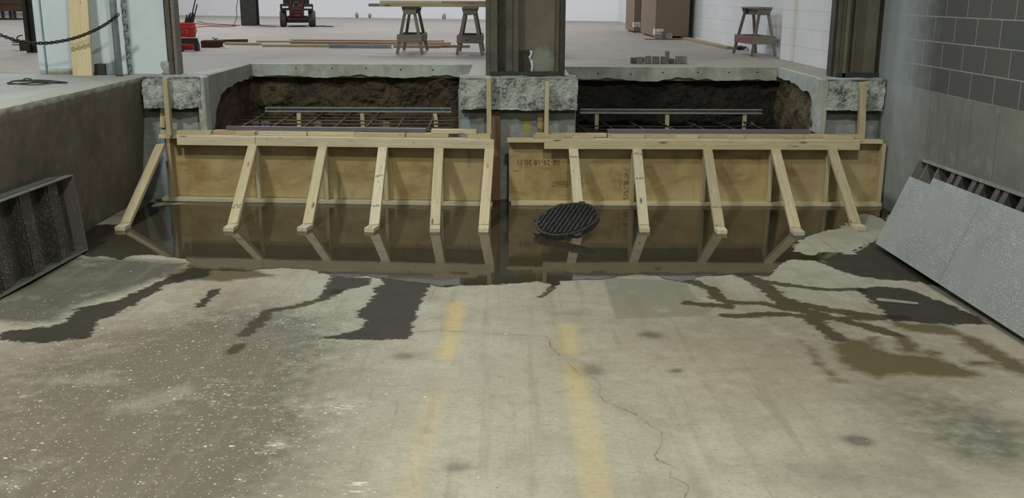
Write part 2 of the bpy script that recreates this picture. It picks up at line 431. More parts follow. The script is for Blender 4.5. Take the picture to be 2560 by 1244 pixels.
def sd_line(X, Y, pts):
    """(unsigned distance, signed distance) to an open polyline"""
    best = np.full(X.shape, 1e9); sg = np.zeros(X.shape)
    for (ax, ay), (bx, by) in zip(pts, pts[1:]):
        ex, ey = bx-ax, by-ay; t = np.clip(((X-ax)*ex+(Y-ay)*ey)/(ex*ex+ey*ey), 0, 1)
        d = np.hypot(X-ax-t*ex, Y-ay-t*ey); cr = np.sign(ex*(Y-ay)-ey*(X-ax))
        k = d < best; best = np.where(k, d, best); sg = np.where(k, d*cr, sg)
    return best, sg

WATER = px_poly([(150,600),(232,641),(262,640),(300,650),(330,641),(372,637),(410,638),(455,646),(480,655),(477,663),(500,668),(560,676),(610,680),(640,673),(700,668),(760,673),(800,680),(845,683),(850,690),(920,690),(960,695),(1000,702),(1050,708),(1085,712),(1110,716),(1150,711),(1190,712),(1250,711),(1310,706),(1345,703),(1372,712),(1370,725),(1352,742),(1362,738),(1385,722),(1402,712),(1402,702),(1450,698),(1510,696),(1540,690),(1600,688),(1650,691),(1700,702),(1725,700),(1745,689),(1800,686),(1870,688),(1925,690),(1940,672),(1958,655),(1985,648),(2040,650),(2070,660),(2090,672),(2130,682),(2200,695),(2300,700),(2420,650),(2300,560),(2240,520),(2240,480),(150,480)])
DRY = px_poly([(2000,592),(1982,628),(2035,640),(2060,630),(2130,633),(2150,620),(2180,603),(2215,590),(2230,560),(2185,540),(2168,532),(2120,537),(2130,548),(2095,568),(2050,578),(2015,585)])
DRY3 = px_poly([(2145,622),(2200,590),(2240,500),(2600,600),(2600,780),(2300,712),(2085,674),(2046,648),(2080,638)])
DRY2 = px_poly([(300,560),(380,505),(420,505),(470,508),(430,512),(370,520),(390,495),(380,480),(150,480),(150,560)])
DAMPS = [
 [(2046,646),(2080,636),(2135,634),(2155,620),(2185,603),(2225,580),(2420,650),(2420,735),(2300,704),(2200,698),(2130,686),(2085,672)],  # wet floor by the deck, the deck's dark reflection painted in as black
 [(60,855),(0,850),(0,830),(60,822),(150,810),(165,800),(200,765),(290,752),(320,735),(390,705),(440,685),(480,668),(540,668),(520,690),(470,700),(410,712),(400,725),(330,765),(290,785),(250,800),(240,815),(235,830),(220,845),(190,848),(120,857)],
 [(478,770),(495,755),(510,740),(530,722),(555,722),(545,735),(525,745),(520,765)],
 [(945,690),(1010,700),(1080,708),(1060,745),(1045,770),(1040,790),(1030,848),(870,850),(800,845),(830,838),(895,825),(910,800),(885,790),(915,760),(935,735),(930,720),(960,710)],
 [(828,688),(930,696),(925,712),(880,722),(840,735),(800,740),(810,720)],
 [(2140,722),(2200,716),(2260,720),(2330,743),(2420,780),(2480,812),(2400,812),(2300,806),(2230,802),(2210,780),(2170,745)],
]
STROKES = [
 ([(845,728),(800,748),(735,766),(675,776),(640,810),(610,836)], .045),
 ([(600,862),(580,880)], .04),
 ([(1715,700),(1740,708),(1780,722),(1795,745),(1830,756),(1900,757),(1960,770),(2010,780)], .055),
 ([(1860,688),(1895,702),(1925,725),(1950,748),(2010,762),(2080,775),(2180,790)], .07),
 ([(1920,705),(1990,715),(2080,725),(2150,722)], .045),
 ([(1720,757),(1820,765)], .06), ([(1820,790),(1950,785),(2100,795),(2250,792)], .055),
 ([(2030,795),(2060,820),(2090,845)], .06), ([(1960,757),(2000,775),(2060,790)], .07),
 ([(2100,798),(2160,812),(2230,835)], .06),
]
SOFTS = [
 [(2080,860),(2100,845),(2160,850),(2220,880),(2330,890),(2420,920),(2460,940),(2400,945),(2330,940),(2260,935),(2190,945),(2130,925),(2095,900)],
 [(2230,830),(2270,838),(2310,880),(2250,885)], [(2160,848),(2190,840),(2200,875),(2180,880)],
 [(2370,820),(2460,850),(2520,885),(2560,905),(2620,960),(2510,925),(2480,900),(2420,870)],
 [(2400,900),(2500,903),(2490,916),(2420,913)],
 [(2000,850),(2030,870),(2060,910),(2110,955),(2080,952),(2040,912)],
 [(2210,800),(2360,812),(2430,842),(2360,838),(2280,828),(2230,815)],
 [(400,690),(470,665),(640,674),(690,690),(620,696),(560,704),(500,700),(440,705)],
 [(2300,870),(2350,880),(2340,900),(2310,890)],
]
PATCH = px_poly([(1508,694),(1712,702),(1740,745),(1790,765),(1760,790),(1540,797)])
MID = px_poly([(200,640),(480,655),(476,666),(390,700),(310,730),(200,762),(150,802),(60,810),(-60,800),(-60,700)])
CRACKS = [
 [(640,672),(700,667),(760,672),(820,680),(847,688)], [(238,822),(300,828),(420,826)],
 [(1035,830),(1100,825),(1180,831),(1260,834),(1370,842),(1378,868),(1420,905),(1450,937),(1485,943),(1503,965),(1497,985),(1512,1003),(1590,1035),(1622,1060),(1655,1080),(1655,1110),(1638,1135),(1645,1150)],
 [(1645,1150),(1685,1165),(1672,1190),(1700,1200),(1722,1215),(1712,1244),(1690,1290)],
 [(1402,702),(1470,697),(1530,690),(1620,688)], [(1090,716),(1080,735),(1072,750)],
 [(2140,722),(2160,745),(2200,775),(2212,800)],
]
YELLOWS = [([(1142,758),(1128,830)], .055, 1.0), ([(1128,845),(1112,892)], .05, .85), ([(1090,985),(1062,1090),(1018,1244),(990,1360)], .05, .32),
           ([(1417,812),(1422,880)], .055, .7), ([(1432,915),(1447,985)], .055, .75), ([(1449,995),(1462,1060),(1482,1170),(1502,1300)], .06, .5), ([(1112,892),(1090,985)], .04, .12)]
def gauss(X, Y, L):
    g = np.zeros(X.shape)
    for px, py, r, a in L:
        p = flr(px, py); g += a*np.exp(-((X-p.x)**2+(Y-p.y)**2)/(2*r*r))
    return g
DARK = [(120,980,.7,.18),(60,1180,.7,.22),(300,860,.5,.12),(1850,760,.5,.10),(2350,960,.5,.15),(640,800,.35,.45),(600,860,.42,.6),(480,950,.42,.55),(420,1060,.42,.55),(330,1160,.4,.6),(230,1230,.4,.5),(2440,1080,.22,.5),(2330,1020,.2,.25),(2230,980,.15,.15),(2520,1140,.2,.35),(2141,1100,.04,1.3),(160,930,.35,.25),(1470,925,.06,.7),(1625,836,.05,.9),(1690,926,.025,1.1),(2060,1190,.1,.3),(2280,1200,.15,.35),(1012,890,.04,.6),(1145,1165,.035,.7),(1440,790,.12,.25),(1900,1180,.12,.2),(2100,820,.5,.2)]  # floor smudges; the broad left entries also paint in light falloff
WARMF = [(200,960,.6,.7),(60,1120,.6,.8),(180,1180,.4,.6),(420,880,.35,.7),(300,850,.4,.5),(560,750,.25,.7),(520,710,.25,.6),(1900,930,.7,.45),(2350,870,.6,.5),(1700,850,.6,.3),(600,1240,.3,.4)]
DUST = [(720,800,.45,.8),(600,850,.4,1.),(500,930,.4,1.),(430,1030,.45,1.),(360,1130,.45,1.),(280,1230,.4,.9),(640,1130,.16,.9),(200,980,.6,.35),(60,860,.5,.35),(900,640,.1,.2),(120,800,.3,.4),(980,980,.1,.5)]
CHALK = [(858,1020,.085,1.),(845,1072,.04,.6),(1005,972,.07,.7),(640,1128,.07,.35),(700,1112,.05,.5),(880,900,.04,.6),(900,1212,.07,.9),(870,925,.05,.6),(560,960,.12,.6),(555,1010,.12,.5),(700,1080,.15,.4)]

def water_field(X, Y):
    j = .06*fbm(X, Y, 4.0, 3)+.035*fbm(X, Y, 14.0, 5)+.022*fbm(X, Y, 34.0, 9)
    wv = np.minimum(sd_poly(X, Y, WATER), np.minimum(-sd_poly(X, Y, DRY), np.minimum(-sd_poly(X, Y, DRY2), -sd_poly(X, Y, DRY3))))
    return wv+j

# ------------------------------------------------------------------ pit floor (ramp)
gx = np.arange(-3.62, 3.80, .02); gy = np.arange(-3.0, 9.9, .02)
GX, GY = np.meshgrid(gx, gy, indexing='ij')
NXg, NYg = GX.shape
fx, fy = GX.ravel(), GY.ravel()
fz = np.maximum(0, SL*(RAMP0-fy)); me = bpy.data.meshes.new('floor')
me.vertices.add(NXg*NYg); me.vertices.foreach_set('co', np.stack([fx, fy, fz], 1).ravel())
idx = np.arange(NXg*NYg).reshape(NXg, NYg)
q = np.stack([idx[:-1, :-1], idx[1:, :-1], idx[1:, 1:], idx[:-1, 1:]], -1).reshape(-1, 4)
me.loops.add(q.size); me.loops.foreach_set('vertex_index', q.ravel())
me.polygons.add(len(q)); me.polygons.foreach_set('loop_start', np.arange(0, q.size, 4)); me.update()
def set_attr(n, a): me.attributes.new(n, 'FLOAT', 'POINT').data.foreach_set('value', a.astype(np.float32))
wfield = water_field(fx, fy)
damp = np.full(fx.shape, -1e9)
for p in DAMPS: damp = np.maximum(damp, sd_poly(fx, fy, px_poly(p)))
strk = np.full(fx.shape, -1e9)
for p, wd in STROKES:
    u, _ = sd_line(fx, fy, px_poly(p)); strk = np.maximum(strk, wd-u)
set_attr('f_str', np.clip(strk, -1, 1))
soft = np.full(fx.shape, -1e9)
for p in SOFTS: soft = np.maximum(soft, sd_poly(fx, fy, px_poly(p)))
set_attr('f_water', np.clip(wfield, -1, 1)); set_attr('f_damp', np.clip(damp, -1, 1)); set_attr('f_soft', np.clip(soft, -1, 1))
set_attr('f_patch', np.clip(sd_poly(fx, fy, PATCH), -1, 1)); set_attr('f_mid', np.clip(sd_poly(fx, fy, MID), -1, 1))
set_attr('f_dark', gauss(fx, fy, DARK)); set_attr('f_warm', gauss(fx, fy, WARMF)); set_attr('f_dust', np.minimum(gauss(fx, fy, DUST), 1.0)); set_attr('f_chalk', gauss(fx, fy, CHALK))
cu = np.full(fx.shape, 9.); cs = np.zeros(fx.shape)
for c in CRACKS:
    u, s_ = sd_line(fx, fy, px_poly(c)); k = u < cu; cu = np.where(k, u, cu); cs = np.where(k, s_, cs)
set_attr('f_cu', np.clip(cu, 0, 1)); set_attr('f_cs', np.clip(cs, -1, 1))
ye = np.zeros(fx.shape)
for p, wd, a in YELLOWS:
    u, _ = sd_line(fx, fy, px_poly(p)); ye = np.maximum(ye, a*np.clip((wd-u)/.05+.5, 0, 1))
set_attr('f_yel', ye)

def floor_mat():
    m = NT('pit_floor'); o = m.obj()
    big = m.noise(o, .8, 5, .6); mid = m.noise(o, 5, 6, .6); fine = m.noise(o, 55, 5, .6); n9 = m.noise(o, 11, 5, .6)
    edge = m.noise(m.map(o, (1, 1, 1)), 14, 5, .65)
    jit = m.math('MULTIPLY', m.math('SUBTRACT', edge, .5), .16)
    jit2 = m.math('MULTIPLY', m.math('SUBTRACT', m.noise(o, 40, 4, .6), .5), .05)
    c = m.mix(m.mr(big, .35, .65), (.395, .388, .325), (.33, .325, .272))
    c = m.mix(m.mr(mid, .5, .75, 0, .45), c, (.44, .43, .36))
    c = m.mix(m.mr(mid, .5, .28, 0, .5), c, (.26, .24, .19))
    mot = m.noise(m.map(o, (1, 2.2, 1)), 17, 6, .7); c = m.mix(m.mr(mot, .52, .72, 0, .4), c, (.22, .205, .165)); c = m.mix(m.mr(mot, .46, .3, 0, .35), c, (.46, .45, .38))
    c = m.mix(m.mr(fine, .48, .75, 0, .45), c, (.17, .16, .135))
    warm = m.math('MULTIPLY', m.attr('f_warm'), m.mr(n9, .25, .7, .3, 1.))
    c = m.mix(m.mr(warm, 0, .9, 0, .6), c, (.225, .175, .115))
    dk = m.math('MULTIPLY', m.attr('f_dark'), m.mr(n9, .3, .65, .45, 1.1))
    c = m.mix(m.mr(dk, 0, .62, 0, .88), c, (.098, .098, .086))
    c = m.mix(m.mr(warm, 0, .9, 0, .28), c, (.20, .155, .10))
    pa = m.mr(m.math('ADD', m.attr('f_patch'), jit2), -.01, .01, 0, .7)
    c = m.mix(pa, c, (.19, .185, .155))
    md = m.mr(m.math('ADD', m.attr('f_mid'), jit), -.06, .08, 0, .9)
    c = m.mix(md, c, m.mix(mid, (.062, .06, .05), (.105, .10, .083)))
    # wheel scuffs: long faint streaks along the ramp
    sk = m.noise(m.map(o, (9, .5, 1), rot=(0, 0, .12)), 1.3, 4)
    c = m.mix(m.mr(sk, .54, .70, 0, .42), c, (.20, .18, .14))
    sk2 = m.noise(m.map(o, (26, 1.1, 1), rot=(0, 0, -.10)), 1.1, 5, .7); c = m.mix(m.mr(sk2, .60, .72, 0, .35), c, (.16, .15, .12))
    bl2 = m.noise(o, 2.1, 6, .7); c = m.mix(m.mr(bl2, .52, .66, 0, .30), c, (.22, .205, .16)); c = m.mix(m.mr(bl2, .45, .34, 0, .25), c, (.47, .47, .41))
    # paint
    yl = m.math('MULTIPLY', m.attr('f_yel'), m.mr(m.noise(o, 22, 5, .7), .3, .55, .35, 1))
    c = m.mix(m.math('MULTIPLY', yl, .62), c, (.55, .42, .15))
    # pock marks
    pk = m.vor(m.map(o, (1, 1.3, 1)), 11); pc = m.vor(m.map(o, (1, 1.3, 1)), 11, out='Color')
    pkm = m.math('MULTIPLY', m.mr(m.math('ADD', pk, m.math('MULTIPLY', fine, .05)), .05, .12, 1, 0), m.mr(m.sep(pc)[0], .66, .72))
    c = m.mix(m.math('MULTIPLY', pkm, .75), c, (.09, .085, .07))
    # cracks
    cw = m.math('ABSOLUTE', m.math('ADD', m.attr('f_cs'), m.math('MULTIPLY', jit2, .55)))
    cr = m.math('MULTIPLY', m.mr(cw, .001, .0045, 1, 0), m.mr(m.attr('f_cu'), .03, .05, 1, 0))
    cr = m.math('MULTIPLY', cr, m.mr(m.noise(o, 7, 3), .40, .56, .2, 1))
    c = m.mix(m.math('MULTIPLY', cr, .75), c, (.05, .045, .035))
    ch = m.mr(m.attr('f_cu'), 0, .10, .22, 0); c = m.mix(ch, c, (.19, .17, .13))
    # plaster crumbs and chalky scrapes
    vo = m.map(o, (1, 1.0, 1)); wob = m.n('ShaderNodeVectorMath', operation='MULTIPLY_ADD')
    m.l(m.noise(o, 90, 2, .5, 0, True), wob.inputs[0]); wob.inputs[1].default_value = (.03,)*3; m.l(vo, wob.inputs[2])
    fl = None
    for sc, thr in ((26, .24), (48, .30), (95, .34)):
        d_ = m.vor(wob.outputs[0], sc); k_ = m.sep(m.vor(wob.outputs[0], sc, out='Color'))
        size = m.math('MULTIPLY', k_[1], thr)
        on = m.math('LESS_THAN', k_[0], m.math('ADD', m.math('MULTIPLY', m.attr('f_dust'), (.20 if sc < 40 else (.30 if sc < 80 else .34))), .006))
        a_ = m.math('MULTIPLY', m.math('LESS_THAN', d_, size), on)
        fl = a_ if fl is None else m.math('MAXIMUM', fl, a_)
    c = m.mix(m.math('MULTIPLY', fl, .85), c, (.62, .62, .53))
    sc_ = m.noise(m.map(o, (2.2, 9, 1), rot=(0, 0, .35)), 9, 4, .7)
    cm = m.mr(m.math('ADD', m.math('MULTIPLY', m.attr('f_chalk'), .20), sc_), .70, .76, 0, .85)
    c = m.mix(cm, c, (.60, .60, .52))
    dm = m.mr(m.math('ADD', m.math('MULTIPLY', m.attr('f_dust'), .15), m.noise(m.map(o, (3, 7, 1), rot=(0, 0, .5)), 6, 5, .7)), .78, .90, 0, .25)
    c = m.mix(dm, c, (.45, .46, .41))
    # wet
    so = m.mr(m.math('ADD', m.attr('f_soft'), jit), -.03, .04)
    c = m.mix(m.math('MULTIPLY', so, .85), c, (.085, .068, .032))
    da = m.mr(m.math('ADD', m.attr('f_damp'), jit), -.006, .012)
    wa = m.mr(m.attr('f_water'), -.012, .0)
    ds = m.mr(m.math('ADD', m.attr('f_str'), jit), -.008, .016)
    c = m.mix(m.math('MULTIPLY', ds, .92), c, m.mix(mid, (.040, .035, .023), (.075, .066, .044)))
    da = m.math('MAXIMUM', m.math('MULTIPLY', ds, 0.0), da)
    c = m.mix(m.math('MULTIPLY', da, .9), c, m.mix(mid, (.012, .011, .009), (.028, .025, .019)))
    c = m.mix(m.math('MULTIPLY', wa, .95), c, m.mix(mid, (.046, .042, .030), (.078, .071, .052)))
    c = m.mix(m.math('MULTIPLY', m.math('MULTIPLY', wa, fl), .5), c, (.4, .38, .3))
    wet = m.math('MAXIMUM', m.math('MULTIPLY', da, .8), m.math('MULTIPLY', so, .35))
    r = m.math('SUBTRACT', .88, m.math('MULTIPLY', wet, .32))
    hh = m.math('ADD', m.math('ADD', m.math('MULTIPLY', fine, .35), m.math('MULTIPLY', mid, .5)), m.math('ADD', m.math('MULTIPLY', cr, -1.0), m.math('ADD', m.math('MULTIPLY', fl, .5), m.math('MULTIPLY', pkm, -.6))))
    m.bump(hh, .35, .006)
    return m.set(Base_Color=c, Roughness=r, Specular_IOR_Level=m.math('SUBTRACT', .25, m.math('MULTIPLY', m.math('MAXIMUM', m.math('MAXIMUM', m.math('MAXIMUM', da, ds), so), md), .21)))
me.materials.append(floor_mat())
fo = bpy.data.objects.new('floor', me); COL.objects.link(fo); struct(fo)

# puddle: iso-contour surface of the same field, a film 3 mm over the slab
def puddle():
    g2x = np.arange(-3.54, 3.68, .025); g2y = np.arange(6.2, 9.78, .025)
    PX, PY = np.meshgrid(g2x, g2y, indexing='ij'); Wf = water_field(PX, PY)
    ya = 9.612+(PX+3.289)*(-.234/3.197); Wf = np.where((PX < -.1) & (PY > ya-.02), -1, Wf); Wf = np.where((PX > .06) & (PY > 9.41), -1, Wf)
    bm = bmesh.new(); cache = {}
    def V(x, y):
        k = (round(x, 4), round(y, 4))
        if k not in cache: cache[k] = bm.verts.new((x, y, max(0.0035, zf(y)+.0035)))
        return cache[k]
    for i in range(len(g2x)-1):
        for j in range(len(g2y)-1):
            c = [(g2x[i], g2y[j], Wf[i, j]), (g2x[i+1], g2y[j], Wf[i+1, j]), (g2x[i+1], g2y[j+1], Wf[i+1, j+1]), (g2x[i], g2y[j+1], Wf[i, j+1])]
            if all(a[2] <= 0 for a in c): continue
            out = []
            for a, b in zip(c, c[1:]+c[:1]):
                if a[2] > 0: out.append((a[0], a[1]))
                if (a[2] > 0) != (b[2] > 0):
                    t = a[2]/(a[2]-b[2]); out.append((a[0]+(b[0]-a[0])*t, a[1]+(b[1]-a[1])*t))
            vs = []
            for p in out:
                v = V(*p)
                if v not in vs: vs.append(v)
            if len(vs) >= 3:
                try: bm.faces.new(vs)
                except ValueError: pass
    m = NT('puddle_water'); m.t.nodes.remove(m.b); o = m.obj()
    tr = m.n('ShaderNodeBsdfTransparent'); tr.inputs[0].default_value = (.84, .83, .78, 1)
    gl = m.n('ShaderNodeBsdfGlossy'); gl.inputs['Roughness'].default_value = .035; gl.inputs['Color'].default_value = (1, 1, 1, 1)
    fr = m.n('ShaderNodeFresnel'); fr.inputs[0].default_value = 1.42
    bp = m.n('ShaderNodeBump'); bp.inputs['Strength'].default_value = .05; bp.inputs['Distance'].default_value = .01
    m.l(m.noise(o, 3, 3), bp.inputs['Height']); m.l(bp.outputs[0], gl.inputs['Normal'])
    mx = m.n('ShaderNodeMixShader'); m.l(fr.outputs[0], mx.inputs[0]); m.l(tr.outputs[0], mx.inputs[1]); m.l(gl.outputs[0], mx.inputs[2])
    m.l(mx.outputs[0], m.out.inputs[0])
    ob = mesh_obj('water_puddle', bm, m.m)
    tag(ob, 'wide shallow brown water puddle mirroring the plywood formwork on the ramp floor', 'puddle', kind='stuff')
puddle()

# ------------------------------------------------------------------ walls and dock
def quad(name, pts, mat):
    bm = bmesh.new(); bm.faces.new([bm.verts.new(p) for p in pts]); return mesh_obj(name, bm, mat)
# left retaining wall with a slightly ragged arris
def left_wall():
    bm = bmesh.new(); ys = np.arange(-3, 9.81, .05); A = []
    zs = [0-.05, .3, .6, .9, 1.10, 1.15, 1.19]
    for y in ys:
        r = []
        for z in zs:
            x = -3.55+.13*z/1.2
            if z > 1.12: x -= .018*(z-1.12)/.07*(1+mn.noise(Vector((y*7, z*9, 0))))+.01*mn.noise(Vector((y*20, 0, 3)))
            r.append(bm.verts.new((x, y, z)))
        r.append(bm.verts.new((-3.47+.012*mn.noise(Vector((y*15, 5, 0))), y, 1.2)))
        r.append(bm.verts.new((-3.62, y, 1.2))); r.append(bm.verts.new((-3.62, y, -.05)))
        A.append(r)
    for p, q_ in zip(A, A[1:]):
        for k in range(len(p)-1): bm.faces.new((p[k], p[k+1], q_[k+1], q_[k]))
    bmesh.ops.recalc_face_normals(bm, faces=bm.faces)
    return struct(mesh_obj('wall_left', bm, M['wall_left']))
left_wall()
def top_band(mat, z0, z1_, col, f):
    t = mat.node_tree; b = [n for n in t.nodes if n.type == 'BSDF_PRINCIPLED'][0]; src = b.inputs['Base Color'].links[0].from_socket; L = t.links.new
    tc = t.nodes.new('ShaderNodeTexCoord'); sp = t.nodes.new('ShaderNodeSeparateXYZ'); nz = t.nodes.new('ShaderNodeTexNoise'); nz.inputs['Scale'].default_value = 9; nz.inputs['Detail'].default_value = 5
    ma = t.nodes.new('ShaderNodeMath'); ma.operation = 'MULTIPLY_ADD'; ma.inputs[1].default_value = .09; mr = t.nodes.new('ShaderNodeMapRange'); mx = t.nodes.new('ShaderNodeMix'); mx.data_type = 'RGBA'; mx.inputs[7].default_value = (*col, 1)
    for k, v in enumerate((z0, z1_, 0, f)): mr.inputs[k+1].default_value = v
    L(tc.outputs['Object'], sp.inputs[0]); L(tc.outputs['Object'], nz.inputs['Vector']); L(nz.outputs['Fac'], ma.inputs[0]); L(sp.outputs[2], ma.inputs[2]); L(ma.outputs[0], mr.inputs[0]); L(mr.outputs[0], mx.inputs[0]); L(src, mx.inputs[6]); L(mx.outputs[2], b.inputs['Base Color'])
top_band(M['wall_left'], 1.19, 1.225, (.40, .42, .39), .85)
struct(abox('wall_right', (3.68, -3, -.05), (3.95, 9.999, 10.4), M['cmu_grey'], bev=0))
# dock floor: flat sheets round the two pits
PLX0, PLX1, PRX0, PRX1 = -2.83, -.43, .735, 3.05
PYB_L, PYB_R = 11.5, 11.2; PF = 9.60
def sheet(name, rects, mat):
    bm = bmesh.new()
    for x0, y0, x1, y1 in rects:
        badd(bm, ((x0+x1)/2, (y0+y1)/2, D-.075), (x1-x0, y1-y0, .15))
    return struct(mesh_obj(name, bm, mat))
sheet('floor', [(-26, 11.52, 3.75, 44), (-26, 9.95, PLX0-.06, 11.52), (PLX1+.10, 9.95, PRX0-.06, 11.52), (PRX0-.06, 11.24, PRX1+.06, 11.52), (PRX1+.06, 9.95, 3.75, 11.52)], M['dock'])
sheet('floor', [(-26, -3, -3.62, 9.95), (-3.62, 9.80, PLX0-.06, 9.95)], M['dock_left'])
# dock wall below the piers, with the lower faces behind the formwork
for x0, x1 in ((-3.62, PLX0-.065), (-.41, .715), (3.07, 3.68)):
    struct(abox('wall_dock', (x0, 9.74, -.05), (x1, 9.96, .90), M['pier'], bev=.004))
# chipped corbel blocks on top of the piers, and their smooth tops
for i, (x0, x1) in enumerate(((-3.42, -2.86), (-.405, .725), (3.10, 3.665))):
    struct(rough_box('wall_corbel', (x0, 9.60, .895), (x1, 9.97, 1.203), M['pier_rough'], .022, .028, 6, i+2))
    struct(abox('groove_shade', (x0+.02, 9.70, .86), (x1-.02, 9.95, .90), M['steel_dark'], bev=0))  # dark strip standing in for the shaded groove under the corbel
for x0, x1 in ((PLX0-.07, PLX0), (PRX1, PRX1+.08)):
    struct(abox('wall_dock', (x0, 9.62, .67), (x1, 9.795, 1.2), M['slab_edge'], bev=.01))
# slab edges in the pits, ragged underside where the soil was dug out
M['side_grey'] = concrete('side_concrete', (.34, .33, .305), (.22, .21, .19), (.42, .42, .39), 1.6, .4, True)
def ragged_back(name, x0, x1, y, seed, mat):
    bm = bmesh.new(); n = int((x1-x0)/.03); top = []; bot = []
    for i in range(n+1):
        x = x0+(x1-x0)*i/n
        z = 1.065+.035*mn.noise(Vector((x*2.2, seed, 0)))+.022*mn.noise(Vector((x*9, seed, 2)))
        top.append((x, y, 1.201)); bot.append((x, y, z))
    poly = top+bot[::-1]; prism_bm(bm, poly, (0, .06, 0))
    return struct(mesh_obj(name, bm, mat))
ragged_back('wall_pit_back', PLX0, PLX1+.1, PYB_L-.02, 3, M['slab_edge'])
ragged_back('wall_pit_back', PRX0-.06, PRX1, PYB_R, 8, M['slab_edge'])
def side_face(pxs, X, ext, mat, back):
    pts = [hitX(x, y, X) for x, y in pxs]; fine = []
    for i, (a, b) in enumerate(zip(pts, pts[1:])):
        n = max(1, int((b-a).length/.04))
        for k in range(n):
            p = a.lerp(b, k/n); p.y += .03*mn.noise(Vector((p.y*9, p.z*9, X))); p.z += .03*mn.noise(Vector((p.z*8, p.y*8, X+4))); p.y = min(max(p.y, 9.86), back-.01); fine.append(p)
    pts[-1].y = max(pts[-1].y, 9.86); fine.append(pts[-1])
    poly = [Vector((X, 9.80, 1.201)), Vector((X, back, 1.201)), Vector((X, back, fine[0].z))]+fine+[Vector((X, fine[-1].y, .68)), Vector((X, 9.80, .68))]
    return struct(prism('wall_pit_side', poly, (ext, 0, 0), mat))
side_face([(650,190),(625,194),(600,201),(570,218),(552,240),(542,270),(537,332)], PLX0, -.06, M['side_grey'], PYB_L-.02)
side_face([(1945,192),(1975,204),(2000,222),(2022,232),(2032,255),(2042,285),(2046,332)], PRX1, .06, M['slab_edge'], PYB_R)
side_l = abox('wall_pit_side', (PLX1+.0, 9.96, .3), (PLX1+.10, 11.5, 1.05), M['slab_edge'], bev=0); struct(side_l)
side_r = abox('wall_pit_side', (PRX0-.08, 9.96, .3), (PRX0, 11.2, 1.05), M['slab_edge'], bev=0); struct(side_r)
# drilled anchor holes along the slab edges
for x, y, Y in [(740,171,PYB_L-.02),(830,171,PYB_L-.02),(915,171,PYB_L-.02),(1002,174,PYB_L-.02),(1082,175,PYB_L-.02)]+[(1495,184,PYB_R),(1577,185,PYB_R),(1657,181,PYB_R),(1745,181,PYB_R),(1823,181,PYB_R),(1893,181,PYB_R)]:
    p = hitY(x, y, Y); bm = bmesh.new(); bmesh.ops.create_circle(bm, cap_ends=True, segments=10, radius=.009)
    bmesh.ops.rotate(bm, cent=(0, 0, 0), matrix=Matrix.Rotation(math.pi/2, 3, 'X'), verts=bm.verts); bmesh.ops.translate(bm, vec=(p.x, Y-.001, p.z), verts=bm.verts)
    struct(mesh_obj('trim_4', bm, M['black']))
# excavated soil
def soil_bank(o_, u, v, nu, nv, push, mat, seed, amp=.07):
    bm = bmesh.new(); o_, u, v, push = map(Vector, (o_, u, v, push)); P = push.normalized(); Vv = []
    for i in range(nu+1):
        r = []
        for j in range(nv+1):
            p = o_+u*i/nu+v*j/nv
            q_ = p*3.2+Vector((seed*5, 0, seed))
            d = mn.noise(q_)+.55*mn.noise(q_*2.4)+.35*mn.noise(q_*5.5)+.2*mn.noise(q_*11)
            d -= .8*abs(mn.noise(q_*1.7))
            r.append(bm.verts.new(p+P*(amp*d)+push*.0))
        Vv.append(r)
    for i in range(nu):
        for j in range(nv): bm.faces.new((Vv[i][j], Vv[i+1][j], Vv[i+1][j+1], Vv[i][j+1]))
    ob = mesh_obj('soil_bank', bm, mat)
    for f in ob.data.polygons: f.use_smooth = False
    ob['kind'] = 'structure'; return ob
SZ = .50
soil_bank((PLX0-.10, PYB_L-.02, .38), (2.6, 0, 0), (0, .12, .78), 130, 40, (0, -1, 0), M['soil'], 1, .095)
soil_bank((PLX0-.022, 9.79, .38), (0, 1.80, 0), (-.02, 0, .70), 100, 40, (1, 0, 0), M['soil_red'], 2, .03)
soil_bank((PLX0-.12, 9.76, SZ), (2.6, 0, 0), (0, 1.9, .04), 120, 100, (0, 0, 1), M['soil'], 3, .035)
soil_bank((PRX0-.12, PYB_R-.0, .38), (2.6, 0, 0), (0, .12, .78), 130, 40, (0, -1, 0), M['soil_shaded'], 4)
soil_bank((PRX1+.022, 9.79, .38), (0, 1.5, 0), (.02, 0, .70), 90, 40, (-1, 0, 0), M['soil_tan'], 5, .04)
soil_bank((PRX0-.12, 9.60, SZ), (2.6, 0, 0), (0, 1.9, .04), 120, 100, (0, 0, 1), M['soil_shaded'], 6, .035)

for p0, p1, mt in (((PLX0-.6, 9.97, .2), (PLX0-.13, 11.9, 1.045), 'soil_red'), ((PRX1+.12, 9.97, .2), (PRX1+.55, 11.6, 1.045), 'soil_tan'), ((PLX0-.3, 11.66, .2), (3.6, 11.9, 1.045), 'soil')):
    struct(abox('soil_bank', p0, p1, M[mt], bev=0))
# hall beyond
def far_y(x): return 31.8+.42*(3.7-x)
struct(prism('wall_back', [(3.9, far_y(3.9), D-.1), (-26, far_y(-26), D-.1), (-26, far_y(-26)+.3, D-.1), (3.9, far_y(3.9)+.3, D-.1)], (0, 0, 9.4), M['back']))
struct(abox('wall_right', (3.52, 10.0, D), (3.95, 12.6, 10.4), M['cmu_white'], bev=0)); struct(abox('wall_right', (3.61, 12.6, D), (3.95, 32.3, 10.4), M['cmu_white'], bev=0))
struct(abox('wall_right', (3.48, 12.25, D), (3.61, 12.70, 10.4), M['cmu_white'], bev=.006))
struct(abox('wall_far_left', (-26.3, -3, 0), (-26, 46, 10.6), M['back'], bev=0))
struct(abox('wall_rear', (-26, -3.4, -.1), (4, -3.0, 10.6), M['wall_left'], bev=0))
struct(abox('ceiling', (-26, -3.2, 10.5), (4, 46, 10.7), M['ceiling'], bev=0))

